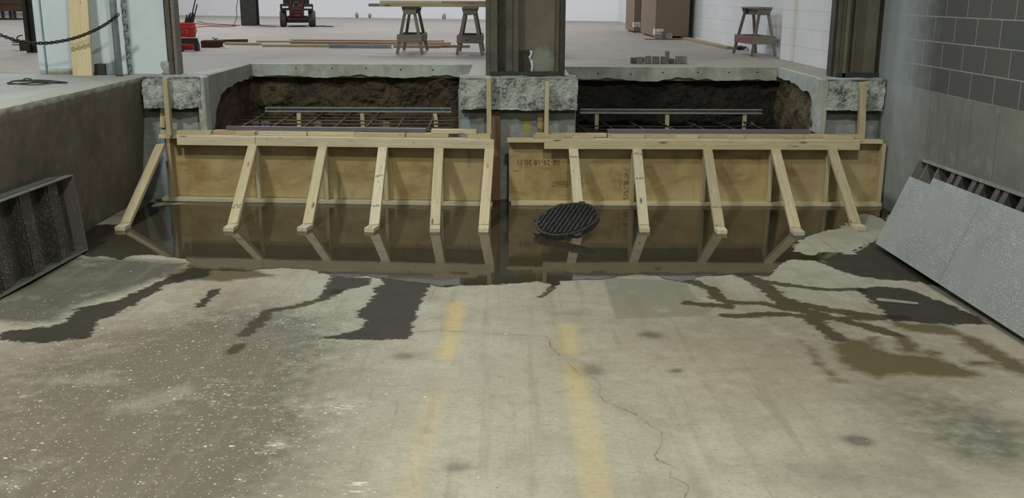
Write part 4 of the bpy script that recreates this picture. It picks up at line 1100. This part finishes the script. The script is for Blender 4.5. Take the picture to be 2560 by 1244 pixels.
# ------------------------------------------------------------------ left corner: plank, pipe, chain, blocks, wire
def lean_board():
    a, b = hitZ(181, 190, D), hitZ(231, 190, D); wd = (b-a).length
    bm = bmesh.new(); badd(bm, (0, 0, 0), (2.3, wd, .038), bev=.003)
    o = mesh_obj('plank', bm, wood('plank_pale', (.68, .60, .40), (.58, .48, .29), .7, True, .6))
    base = (a+b)/2+Vector((0, .02, .004)); tp = base+Vector((.0, .20, 2.28))
    o.matrix_basis = frame(base, tp, Vector((0, -1, 0))); tag(o, 'tall wide pale plank leaning upright against the white partition', 'plank')
lean_board()
pp = hitZ(299, 190, D)
po = empty('steel_pole', (pp.x, pp.y, D), 'upright galvanized steel pole that the dark chain hangs from', 'pole')
tube('pole', [(pp.x, pp.y, D+.002), (pp.x, pp.y, 4.6)], .032, plain('pole_galvanized', (.44, .53, .60), .45, .1, .2, 20, .1, (.62, .70, .75), .5), po, 20)
tube('base_plate', [(pp.x, pp.y, D+.001), (pp.x, pp.y, D+.008)], .036, M['steel_dark'], po, 20)
def link_bm(bm, c, d, roll, Lk=.034, Wk=.020, r=.0045):
    x = d.normalized(); y = x.cross(Vector((0, 0, 1)))
    if y.length < .1: y = x.cross(Vector((0, 1, 0)))
    y.normalize(); z = x.cross(y); y, z = y*math.cos(roll)+z*math.sin(roll), z
    pts = []
    for k in range(10):
        t = 2*math.pi*k/10; sx = (Lk-Wk)/2*(1 if math.cos(t) > 0 else -1)
        pts.append(c+x*(sx+Wk/2*math.cos(t))+y*(Wk/2*math.sin(t)))
    tube_bm(bm, pts, r, 5, True)
def chain(name, pts, mat, label, step=.026, size=1.0, fixed_roll=None):
    bm = bmesh.new(); P = [Vector(p) for p in pts]; fine = []
    for a_, b_2 in zip(P, P[1:]):
        n = 20; fine += [a_.lerp(b_2, k/n) for k in range(n)]
    fine.append(P[-1]); acc = 0; i = 0; last = fine[0]; k = 0
    for a_, b_2 in zip(fine, fine[1:]):
        acc += (b_2-a_).length
        if acc >= step*size: link_bm(bm, b_2, b_2-last, math.radians(30 if k % 2 else 115), .042*size, .026*size, .0052*size); last = b_2; acc = 0; k += 1
    o = mesh_obj(name, bm, mat)
    for f in o.data.polygons: f.use_smooth = True
    return tag(o, label, 'chain')
def catmull(P, n=8):
    P = [Vector(p) for p in P]; Q = [P[0]*2-P[1]]+P+[P[-1]*2-P[-2]]; out = []
    for i in range(1, len(Q)-2):
        for k in range(n):
            t = k/n; a_, b_2, c, d = Q[i-1:i+3]
            out.append(.5*((2*b_2)+(c-a_)*t+(2*a_-5*b_2+4*c-d)*t*t+(3*b_2-a_-3*c+d)*t*t*t))
    return out+[P[-1]]
ch = [hitY(x, y, 9.62) for x, y in ((299, 34), (262, 62), (220, 83), (180, 97), (140, 105), (110, 108), (75, 107), (45, 102), (20, 94), (0, 87), (-40, 70), (-90, 40))]
chain('chain', catmull(ch, 6), plain('chain_iron', (.045, .043, .038), .5, .5), 'dark iron chain sagging across the left corner from the galvanized pole')
chain('chain', [hitY(307, 0, 9.915)+Vector((0, 0, .6)), hitY(310, 30, 9.915), hitY(318, 100, 9.915), hitY(326, 183, 9.915)], M['chain_white'], 'white painted chain hanging flat on the white partition', .030, 1.9)
def small_block():
    p = hitZ(236, 188, D); r = empty('steel_block', (p.x+.08, 9.87, D), 'small grey steel block on the floor between plank and pole', 'block')
    abox('body', (p.x, 9.80, D+.001), (p.x+.10, 9.90, D+.105), M['steel_dark'], r); abox('face', (p.x+.101, 9.83, D+.001), (p.x+.165, 9.90, D+.105), M['galv'], r)
small_block()
def wires():
    r = empty('wire_coil', tuple(hitZ(90, 205, D)), 'flattened coil of dark wire lying on the pale dock floor', 'wire coil')
    for k, pts in enumerate(([(18,208),(35,202),(70,200),(120,201),(165,206),(140,207),(90,206),(60,208),(20,210)], [(22,207),(60,211),(100,211),(130,207)], [(55,201),(65,196),(78,198),(82,203)], [(30,203),(90,203),(150,204),(168,206)])):
        pts = [hitZ(x, y, D+.006+.004*k) for x, y in pts]
        tube('wire', catmull(pts, 6), .0055, M['steel_dark'], r, 6)
wires()
pts = [hitY(x, y, 9.92) for x, y in ((402,155),(408,152),(418,153),(425,156),(428,184),(404,184),(410,176),(404,170),(400,162))]
struct(prism('trim_5', pts, (0, .012, 0), M['pier_rough']))
# dark column and steel behind the partition
pA, pB = hitZ(64, 132, D), hitZ(89, 132, D)
r = empty('steel_column', (pA.x+.06, 13.6, D), 'dark steel column standing left of the white partition', 'column')
abox('flange', (pA.x, 13.55, D), (pA.x+.05, 13.7, 7.9), K, r); abox('web', (pA.x+.05, 13.62, D), (pB.x, 13.66, 7.9), K, r); abox('flange', (pB.x-.012, 13.56, D), (pB.x+.012, 13.7, 7.9), K, r)
pA = hitZ(60, 128, D)
r = empty('steel_beam', (pA.x-.2, pA.y+.25, D), 'short dark rusty steel beam on the floor left of the dark column', 'steel beam')
x0, x1_ = hitZ(33, 127, D).x, hitZ(62, 127, D).x
abox('beam', (x0+.06, pA.y+.15, D+.002), (x1_, pA.y+.35, D+.12), M['rust'], r); abox('flange', (x0, pA.y+.10, D+.121), (x1_, pA.y+.36, D+.135), M['rust'], r)
for y in (.07, .10): abox('bolt', (x0-.06, pA.y+.2, D+y), (x0+.07, pA.y+.215, D+y+.012), M['steel_dark'], r, .001)
tube('hook', catmull([(x0+.03, pA.y+.2, D+.135), (x0+.02, pA.y+.2, D+.17), (x0+.06, pA.y+.2, D+.20), (x0+.1, pA.y+.2, D+.20)]), .008, M['steel_dark'], r, 6)
# rusty beams on dunnage, far left
q0, q1 = hitZ(-120, 50, D), hitZ(55, 50, D); Yt = q1.y
r = empty('steel_rack', (q1.x-.8, Yt, D), 'stack of rusty steel beams on short legs at the far left', 'rack')
def yrow(px, py): return hitY(px, py, Yt)
zA = [yrow(20, y).z for y in (26, 19, 7, 5, -20)]
abox('beam', (q1.x-3, Yt, zA[0]-.03), (q1.x+.05, Yt+.8, zA[1]+.05), M['rust'], r); abox('beam', (q1.x-3, Yt+.05, zA[1]+.055), (q1.x+.05, Yt+.8, zA[2]), M['rust'], r)
abox('beam', (q1.x-3, Yt+.02, zA[2]+.01), (q1.x+.02, Yt+.8, zA[2]+.20), M['rust'], r)
for x in (-.65, -.42, -.30): abox('leg', (q1.x+x, Yt+.1, D), (q1.x+x+.06, Yt+.2, zA[0]-.03), K, r)
abox('skid', (q1.x-1.6, Yt+.05, D+.001), (q1.x-.02, Yt+.3, D+.05), K, r)

# ------------------------------------------------------------------ hall: bucket with rods
bp = hitY(464, 100, 14.55)
r = empty('bucket', (bp.x, bp.y, D), 'red plastic bucket with faded lettering holding dark rods', 'bucket')
bm = bmesh.new(); lathe_bm(bm, [(.001, .002), (.128, .002), (.132, .01), (.145, .30), (.150, .302), (.150, .315), (.146, .317), (.147, .345), (.152, .347), (.152, .372), (.140, .372), (.126, .02), (.001, .02)], 40)
bmesh.ops.recalc_face_normals(bm, faces=bm.faces); o = mesh_obj('body', bm, M['bucket'], r)
for f in o.data.polygons: f.use_smooth = True
hp = [Vector((bp.x+.150*math.cos(t), bp.y-.150*math.sin(t)*.3-.1*math.sin(t), D+.335-.20*math.sin(t))) for t in [math.pi*k/16 for k in range(-0, 3)]]
tube('handle', [Vector((bp.x+.152, bp.y, D+.33)), Vector((bp.x+.175, bp.y-.05, D+.25)), Vector((bp.x+.168, bp.y-.08, D+.19)), Vector((bp.x+.14, bp.y-.1, D+.15))], .003, M['steel_dark'], r, 6)
for s, z in (("LET'S", .255), ('DO', .16), ('THIS.', .075)):
    M4 = Matrix(((1, 0, 0), (0, 0, -1), (0, 1, 0))).to_4x4(); M4.translation = (bp.x, bp.y-.1435+(.255-z)*.045, D+z)
    text_mesh('lettering', s, .075, M['letter'], r, M4, bend=.142)
gi = 0
rdir = Vector((.30, .02, 1)).normalized()
for k in range(14):
    bx, by = bp.x-.085+.024*(k % 5)+.008*(k//5), bp.y-.03+.026*(k//5)
    L = (.47, .44, .50, .46, .48, .43)[k % 6]
    if k == 3: L = .72
    if k == 9: L = .62
    p0 = Vector((bx, by, D+.030)); p1 = p0+rdir*L
    o = tube('steel_rod', [p0, p1], .0085, M['black'], None, 8)
    tag(o, 'longest dark rod standing in the red bucket' if k == 3 else ('second longest dark rod, leaning right in the red bucket' if k == 9 else 'short dark steel rod bunched in the red bucket'), 'rod', 'short rods in the red bucket' if k not in (3, 9) else None)
kb = hitZ(451, 129, D)
abx = tag(abox('black_box', (kb.x-.03, kb.y, D+.001), (kb.x+.035, kb.y+.06, D+.078), M['black']), 'tiny black box on the floor in front of the red bucket', 'box')
# steel channels on the floor by the bucket
def channel_piece(name, pa_, pb2, h_, d_, mat, label, hz=0):
    a_, b_2 = Vector(pa_), Vector(pb2); L = (b_2-a_).length; bm = bmesh.new()
    badd(bm, (0, 0, h_/2), (L, .008, h_)); badd(bm, (0, d_/2, h_-.004), (L, d_, .008)); badd(bm, (0, d_/2, .004), (L, d_, .008))
    o = mesh_obj(name, bm, mat); Mx = frame(a_, b_2); o.matrix_basis = Mx; return tag(o, label, 'steel channel')
ca, cb2 = hitZ(400, 106, D), hitZ(494, 106, D)
ca = hitY(405, 108, 14.1); cb2 = hitY(494, 106, 14.1); ca.z = cb2.z = 1.30
r = empty('steel_channel', (cb2.x-.2, 14.1, D), 'grey green steel channel propped before the red bucket', 'steel channel')
prism('channel', [(ca.x, 14.1, 1.30), (cb2.x+.02, 14.1, 1.30), (cb2.x, 14.1, 1.37), (ca.x, 14.1, 1.37)], (0, .01, 0), K, r)
abox('top_flange', (ca.x, 14.1, 1.371), (cb2.x, 14.22, 1.379), M['galv'], r)
abox('support', (ca.x+.02, 14.12, D+.001), (ca.x+.10, 14.2, 1.299), K, r); abox('support', (cb2.x-.06, 14.12, D+.001), (cb2.x-.0, 14.2, 1.299), K, r)
ca, cb2 = hitZ(497, 120, D), hitZ(548, 121, D); cb2.y = ca.y; ca.y += .12; cb2.y += .12
channel_piece('steel_channel', (ca.x, ca.y, D+.001), (cb2.x, cb2.y, D+.001), .095, .1, M['rust'], 'brown steel channel lying on the hall floor right of the red bucket')
ca, cb2 = hitZ(500, 110, D), hitZ(620, 106, D)
channel_piece('steel_channel', (ca.x, ca.y+.2, D+.001), (cb2.x, cb2.y+.0, D+.001), .05, .08, M['rust'], 'thin brown steel channel half hidden behind the pale floor boards')
hk = hitZ(540, 118, D)
tag(tube('bent_wire', catmull([hitY(x, y, hk.y+.3) for x, y in ((530, 94), (535, 96), (538, 103), (535, 104), (540, 96), (543, 99), (541, 107))], 5), .007, M['steel_dark'], None, 6), 'small hooked wire sticking up beside the brown steel channel', 'wire')
sc1 = hitZ(562, 120, D); tag(abox('wood_scrap', (sc1.x-.07, sc1.y-.06, D+.001), (sc1.x+.07, sc1.y+.06, D+.008), M['paper']), 'small white sheet scrap on the floor beside the brown channel', 'scrap')

# cords
def cord(name, pxs, mat, label, r_=.009, z=D+.011):
    return tag(tube(name, catmull([hitZ(x, y, z) for x, y in pxs], 6), r_, mat, None, 6), label, 'cord')
cord('extension_cord', [(486,58),(500,60),(520,62),(545,64),(570,63),(590,65),(560,67),(530,66),(500,67),(488,69),(492,75),(489,80)], M['cord_red'], 'red extension cord snaking from the bucket to the far steel column')
cord('extension_cord', [(494,55),(502,54),(508,57),(530,59),(552,61),(575,62),(599,63)], M['cord_dark'], 'dark cord lying along the red one near the far steel column')
cord('hose', [(790,66),(796,65),(807,65),(820,66),(833,66)], M['cord_dark'], 'short dark hose trailing right of the red machine wheel', .014, D+.016)
cord('extension_cord', [(636,63),(645,61),(655,63),(672,65),(690,66)], M['cord_dark'], 'thin dark cord between the far column and the red machine')
# far steel column with hanging cord
a, b = hitZ(603, 64, D), hitZ(635, 65, D)
r = empty('steel_column', ((a.x+b.x)/2, a.y+.1, D), 'dark grey steel column far back left of the red machine', 'column')
abox('flange', (a.x, a.y, D), (b.x, a.y+.02, 7.9), K, r); abox('web', ((a.x+b.x)/2-.01, a.y+.02, D), ((a.x+b.x)/2+.01, a.y+.3, 7.9), K, r); abox('flange', (a.x, a.y+.3, D), (b.x, a.y+.32, 7.9), K, r)
yy = a.y-.08
tag(tube('hanging_cord', catmull([hitY(x, y, yy) for x, y in ((597, -60), (594, 0), (591, 20), (592, 40), (588, 55), (583, 62), (578, 64))], 6), .008, M['steel_dark'], None, 6), 'thin grey cord hanging down beside the far steel column', 'cord')

# red machine
def machine():
    a, b = hitZ(692, 67, D), hitZ(780, 68, D); Y = (a.y+b.y)/2; x0, x1_ = a.x, b.x
    r = empty('lift_machine', ((x0+x1_)/2, Y+.4, D), 'dark red wheeled lift machine with two white light bars, seen end on', 'lift machine')
    def z(y): return hitY(735, y, Y).z
    def x(p): return hitY(p, 40, Y).x
    for (p0, p1) in ((692, 707), (763, 780)):
        for dy in (0, 1.15):
            w_ = x(p1)-x(p0); R_ = (z(27)-D)/2+.0; bm = bmesh.new()
            lathe_bm(bm, [(R_*.45, -w_/2), (R_*.92, -w_/2), (R_, -w_/2+.03), (R_, w_/2-.03), (R_*.92, w_/2), (R_*.45, w_/2), (R_*.45, -w_/2)], 28)
            bmesh.ops.recalc_face_normals(bm, faces=bm.faces)
            bmesh.ops.rotate(bm, cent=(0, 0, 0), matrix=Matrix.Rotation(math.pi/2, 3, 'Y'), verts=bm.verts)
            o = mesh_obj('wheel', bm, M['tire'], r); o.location = Vector(((x(p0)+x(p1))/2, Y+R_+dy, D+R_))-r.location
            for f in o.data.polygons: f.use_smooth = True
            bm = bmesh.new(); badd(bm, (0, 0, 0), (w_*.6, R_*.8, R_*.8), bev=.02); h_ = mesh_obj('hub', bm, M['machine_red'], o)
    R_, BK = M['machine_red'], M['black']
    abox('chassis', (x(707)+.01, Y+.05, z(57)), (x(763)-.01, Y+1.5, z(42)), BK, r, .01)
    abox('axle', (x(710), Y+.02, z(50)), (x(760), Y+.05, z(43)), R_, r, .01)
    abox('body', (x(716), Y-.02, z(42)+.003), (x(752), Y+1.5, z(14)), R_, r, .01)
    abox('crossbar', (x(720), Y-.06, z(33)), (x(748), Y-.02, z(29)), R_, r, .005); abox('crossbar', (x(722), Y-.05, z(25)), (x(746), Y-.02, z(21)), M['rust'], r, .005)
    abox('coupling', (x(728), Y-.06, z(42)), (x(742), Y-.02, z(36)), R_, r, .01)
    for p0, p1 in ((694, 716), (751, 775)):
        abox('fender', (x(p0), Y-.05, z(26)), (x(p1), Y+.5, z(10)), BK, r, .015)
    abox('light_bar', (x(699), Y-.07, z(20)), (x(715), Y-.051, z(16)), M['white_lens'], r, .004); abox('light_bar', (x(753), Y-.07, z(21.5)), (x(772), Y-.051, z(17)), M['white_lens'], r, .004)
    abox('upper_body', (x(702), Y+.02, z(14)+.002), (x(766), Y+1.4, z(14)+.9), BK, r, .03)
    abox('mast', (x(716), Y-.02, z(13)), (x(724), Y+.015, z(13)+1.0), R_, r, .01); abox('mast', (x(745), Y-.02, z(13)), (x(753), Y+.015, z(13)+1.0), R_, r, .01)
    abox('grille', (x(724)+.01, Y-.01, z(11)), (x(745)-.01, Y+.01, z(3)), K, r, .005)
    r.rotation_euler = (0, 0, math.radians(11))
    for px in (727, 741, 746, 757):
        abox('marker_light', (x(px)-.012, Y-.035, z(13.5)), (x(px)+.012, Y-.02, z(12)), M['white_lens'], r, .002)
machine()

# floor boards
def flat(name, pa_, pb2, wy, tz, mat, label, cat='board', group='loose lumber on the hall floor', z=0.0):
    a_, b_2 = hitZ(*pa_, D), hitZ(*pb2, D); a_.z = b_2.z = D+tz/2+.001+z; a_.y += wy/2; b_2.y += wy/2
    return tag(bar(name, a_, b_2, wy, tz, mat), label, cat, group)
PK = M['lumber_pink']
flat('lumber_board', (725, 104.5), (1107, 107), .24, .038, PK, 'farthest pink toned board of the pile, with a knot on top')
flat('lumber_board', (726, 109.5), (1125, 112.5), .14, .038, PK, 'orange brown board in the middle of the floor pile')
flat('lumber_board', (655, 117), (820, 118), .10, .038, LB, 'pale board left of the metal channel on the hall floor')
flat('lumber_board', (985, 119), (1100, 120.5), .12, .038, PK, 'pinkish board between the metal channel and the sawhorse legs')
flat('lumber_board', (1101, 119), (1174, 119.5), .10, .038, M['lumber_old'], 'grey brown board end sticking out right of the near sawhorse')
flat('lumber_board', (563, 112), (650, 113.5), .09, .038, LB, 'leftmost pale board of the floor pile beside the brown channel')
flat('lumber_board', (640, 106), (730, 106), .09, .03, LW, 'thin pale board running behind the leftmost boards')
a_, b_2 = hitZ(822, 120, D), hitZ(978, 121, D)
channel_piece('steel_channel', (a_.x, a_.y, D+.001), (b_2.x, b_2.y, D+.001), .05, .08, M['galv'], 'silvery perforated channel lying among the floor boards')

# sawhorses
def sawhorse(label, mats, group='sawhorses in the hall'):
    """local: beam along y, near end at y=-.45, feet on z=0"""
    m1, m2 = mats; r = empty('sawhorse', (0, 0, 0), label, 'sawhorse', group); Hh = .60
    def part(name, a_, b_2, w_, t_, mt, up): return bar(name, a_, b_2, w_, t_, mt, r, up=up, bev=.002)
    part('top_board', (0, -.42, Hh), (0, .42, Hh), .20, .022, m1, (0, 0, 1))
    part('beam', (0, -.38, Hh-.05), (0, .38, Hh-.05), .05, .075, m1, (0, 0, 1))
    for sy in (-1, 1):
        bm = bmesh.new(); y = sy*.37
        prism_bm(bm, [(-.10, y, Hh-.012), (.10, y, Hh-.012), (.075, y, Hh-.085), (-.075, y, Hh-.085)], (0, sy*.02, 0)); mesh_obj('gusset', bm, m1, r)
        for sx in (-1, 1): part('leg', (sx*.055, sy*.345, Hh-.015), (sx*.165, sy*.47, .008), .040, .028, m2, (0, 1, .2))
        def at(z): t = (Hh-z)/Hh; return .055+.11*t, .345+.125*t
        xx, y2 = at(.20)
        part('stretcher', (-xx-.035, sy*(y2+.03), .205), (xx+.035, sy*(y2+.03), .205), .10, .02, m1, (0, 1, 0))
    xx, y2 = at(.20)
    for sx in (-1, 1): part('stretcher', (sx*(xx+.03), -y2-.02, .205), (sx*(xx+.03), y2+.02, .205), .10, .02, m1, (1, 0, 0))
    return r
LG = M['lumber_grey']
fe = [hitZ(x, y, D) for x, y in ((994, 136), (1058, 136), (1009, 126), (1067, 127))]
s1 = sawhorse('grey sawhorse left of the pair carrying the pale boards', (LG, LG)); s1.location = (sum(p.x for p in fe)/4, 13.95, D)
s2 = copy_tree(s1); s2['label'] = 'grey sawhorse close to the middle column, carrying the pale boards'
p = hitZ(1141, 139, D); p2 = hitZ(1207, 139, D); s2.location = ((p.x+p2.x)/2, 13.75, D)
red = wood('sawhorse_red', (.30, .12, .11), (.20, .09, .08))
s3 = sawhorse('reddish sawhorse standing alone by the white block wall', (red, LG)); p = hitZ(1888, 138, D)
s3.location = (sum(hitZ(x, y, D).x for x, y in ((1832,134),(1878,142),(1889,134),(1940,143)))/4, 13.58, D); s3.rotation_euler = (0, 0, math.radians(5)); s3.scale = (.95, .82, 1.03)
for o in bpy.data.objects:
    if o.parent == s3:
        near_right = o.matrix_basis.translation.x > .03 or (o.name.startswith('stretcher') and abs(o.matrix_basis.translation.x) < .02)
        if o.name.startswith(('top_board', 'gusset', 'beam')) or near_right: o.data.materials[0] = LG
# lumber on the sawhorses
zt_ = D+.613
xl = hitY(949, 8, 13.55).x; xl2 = hitY(927, 8, 13.9).x
for k, (x0, x1_, y, z, mt, lb) in enumerate(((xl, .75, 13.56, 0, LB, 'nearest pale board on the sawhorses, lower layer'), (xl2, .5, 13.72, 0, LG, 'greyish board sticking out left on the sawhorses'), (xl+.2, .8, 13.88, 0, LB, 'third board back on the sawhorses, lower layer'),
        (xl+.01, -.78, 13.56, 1, LB, 'short pale board on top of the near board on the sawhorses'), (-.77, .8, 13.57, 1, PK, 'pinkish board on top right above the sawhorses'), (xl+.1, .7, 13.74, 1, LB, 'pale board second from front, upper layer on the sawhorses'))):
    tag(bar('lumber_board', (x0, y, zt_+.019+z*.0392), (x1_, y, zt_+.019+z*.0392), .14, .038, mt), lb, 'board', 'boards stacked on the sawhorses')

# cardboard boxes
def carton(name, c, s, label, lab_px, Y, z1_):
    r = empty('cardboard_box', (c[0], c[1], D), label, 'cardboard box', 'tall cardboard boxes by the white block wall')
    bm = bmesh.new(); badd(bm, (0, 0, z1_/2+.03), (s[0], s[1], z1_), bev=.006); mesh_obj('carton', bm, M['cardboard'], r)
    bm = bmesh.new(); badd(bm, (0, 0, z1_+.034), (s[0]-.02, s[1]-.02, .006)); mesh_obj('flaps', bm, M['cardboard'], r)
    for dx in (-.35, .35): bm = bmesh.new(); badd(bm, (dx*s[0], 0, .013), (.08, s[1]*.96, .026)); mesh_obj('pallet_runner', bm, M['lumber_old'], r)
    (a0, b0), (a1, b1) = lab_px; p0 = hitY(a0, b0, Y); p1 = hitY(a1, b1, Y)
    xl_ = c[0]-s[0]/2; yf = c[1]-s[1]/2
    w_ = p1.x-p0.x
    lab = abox('paper_label', (xl_+.006, yf-.004, p1.z), (xl_+w_*.72, yf-.0005, p0.z), M['paper'], r, 0)
    l2 = abox('paper_label', (xl_-.004, yf+.01, p1.z), (xl_-.0005, yf+w_*.9, p0.z), M['paper'], r, 0)
    h_ = p0.z-p1.z
    for fx_, fw, fz0, fz1 in ((.06, .05, .2, .85), (.62, .05, .15, .9), (.2, .35, .42, .52), (.18, .45, .05, .16)):
        abox('print', (xl_+w_*.72*fx_+.01, yf-.0062, p1.z+h_*fz0), (xl_+w_*.72*(fx_+fw)+.01, yf-.0045, p1.z+h_*fz1), M['ink_black'], r, 0)
a, b, c_ = hitZ(1637, 95, D), hitZ(1732, 96, D), hitZ(1608, 85, D)
w2 = b.x-a.x-.06
carton('carton', (a.x+w2/2, a.y+1.0, D), (w2, 2.0), 'larger cardboard box in front, against the white block wall', ((1630, 72), (1658, 88)), a.y, 2.1)
a, b, c_ = hitZ(1584, 82, D), hitZ(1608, 83, D), hitZ(1570, 77, D)
carton('carton', (a.x+.37, a.y+.75, D), (.74, 1.5), 'cardboard box farther back, half hidden by the larger box', ((1581, 55), (1603, 68)), a.y, 2.1)
tp_ = hitZ(1650, 98, D)
tag(abox('board', (tp_.x-.30, tp_.y-.28, D+.001), (tp_.x+.36, tp_.y-.02, D+.014), M['lumber_red']), 'thin dark board on the floor before the larger cardboard box', 'board')
for k, (px, dx, dz, lb) in enumerate(((1638, .13, .09, 'pale concrete block left at the foot of the larger box'), (1652, .09, .13, 'dark grey concrete block in the middle at the foot of the larger box'), (1663, .12, .10, 'brownish concrete block right at the foot of the larger box'))):
    p = hitZ(px, 97, D); o = rough_box('concrete_block', (p.x-dx/2, tp_.y-.24, D+.0145), (p.x+dx/2, tp_.y-.12, D+.0145+dz), M['stone'] if k != 1 else M['steel_taupe'], .03, .006, 12, k); tag(o, lb, 'concrete block', 'blocks at the foot of the cardboard box')

# plank and white strip along the block wall
a, b = hitZ(1722, 98, D), hitZ(1834, 123, D)
tag(bar('board', (a.x-.06, a.y, D+.02), (b.x-.06, b.y, D+.02), .09, .038, M['lumber_old']), 'long grey board on the floor along the white block wall', 'board')
tag(bar('board', (3.53, a.y-.1, D+.02), (3.47, 15.0, D+.02), .04, .03, LW), 'narrow white strip on the floor between wall and grey board', 'board')
p = hitZ(1840, 121, D)
rock('debris_clump', (p.x-.02, p.y-.42, D+.034), (.24, .12, .06), M['black'], 'dark clump of debris at the end of the grey board', 'debris', seed=2, sub=3)

# small concrete pieces near the right pit edge
pcs = [(1577,1590,144,'dark'),(1590,1608,142,''),(1608,1617,146,'dark'),(1613,1630,140,''),(1632,1650,141,''),(1653,1671,141,''),(1664,1674,135,''),(1674,1688,147,'dark'),(1690,1719,140,'')]
names_ = ['small dark square offcut, leftmost of the row of concrete blocks', 'pale concrete block with a bright broken face, second from left', 'low dark block just right of the broken pale one', 'concrete block left of the first gap in the row', 'concrete block in the middle of the row', 'concrete block right of the middle of the row', 'concrete block standing behind and taller than the row', 'low dark block in the gap before the widest one', 'widest concrete block at the right end of the row']
for k, ((x0, x1_, yt, t_), lb) in enumerate(zip(pcs, names_)):
    Y = 11.78 if k != 6 else 11.93; a_, b_2 = hitY(x0, 158, Y), hitY(x1_, yt, Y)
    zt2 = b_2.z if k != 6 else 1.335
    x0_, x1b = a_.x+.003, b_2.x-.003
    if k == 2: Y = 11.96
    mt = M['stone'] if t_ == '' else concrete('dark_offcut', (.17, .16, .13), (.10, .095, .08), (.24, .23, .2), 4, .5, False)
    o = rough_box('concrete_block', (x0_, Y, D+.001), (x1b, Y+(.09 if k != 6 else .1), zt2), mt, .022, .005, 14, k, keep_top=False)
    for v in o.data.vertices: v.co.z = max(v.co.z, D+.0012)
    tag(o, lb, 'concrete block', 'concrete blocks by the right pit edge')

# grey scraps at the far wall
for k, (px, py, lb) in enumerate(((893, 37, 'small grey scrap at the far white wall, leftmost of three'), (925, 38, 'double grey scrap at the far white wall, middle of three'), (1110, 43, 'small grey scrap at the far white wall, seen left of the right grey sawhorse'))):
    p = hitZ(px, py+6, D); x = p.x*far_y(p.x)/p.y; x = hitY(px, py, far_y(p.x)-.2).x
    rock('debris_scrap', (x, far_y(x)-.25, D+.075), (.13, .1, .19), M['stone'], lb, 'debris', 'grey scraps along the far wall', seed=k+1, sub=3)
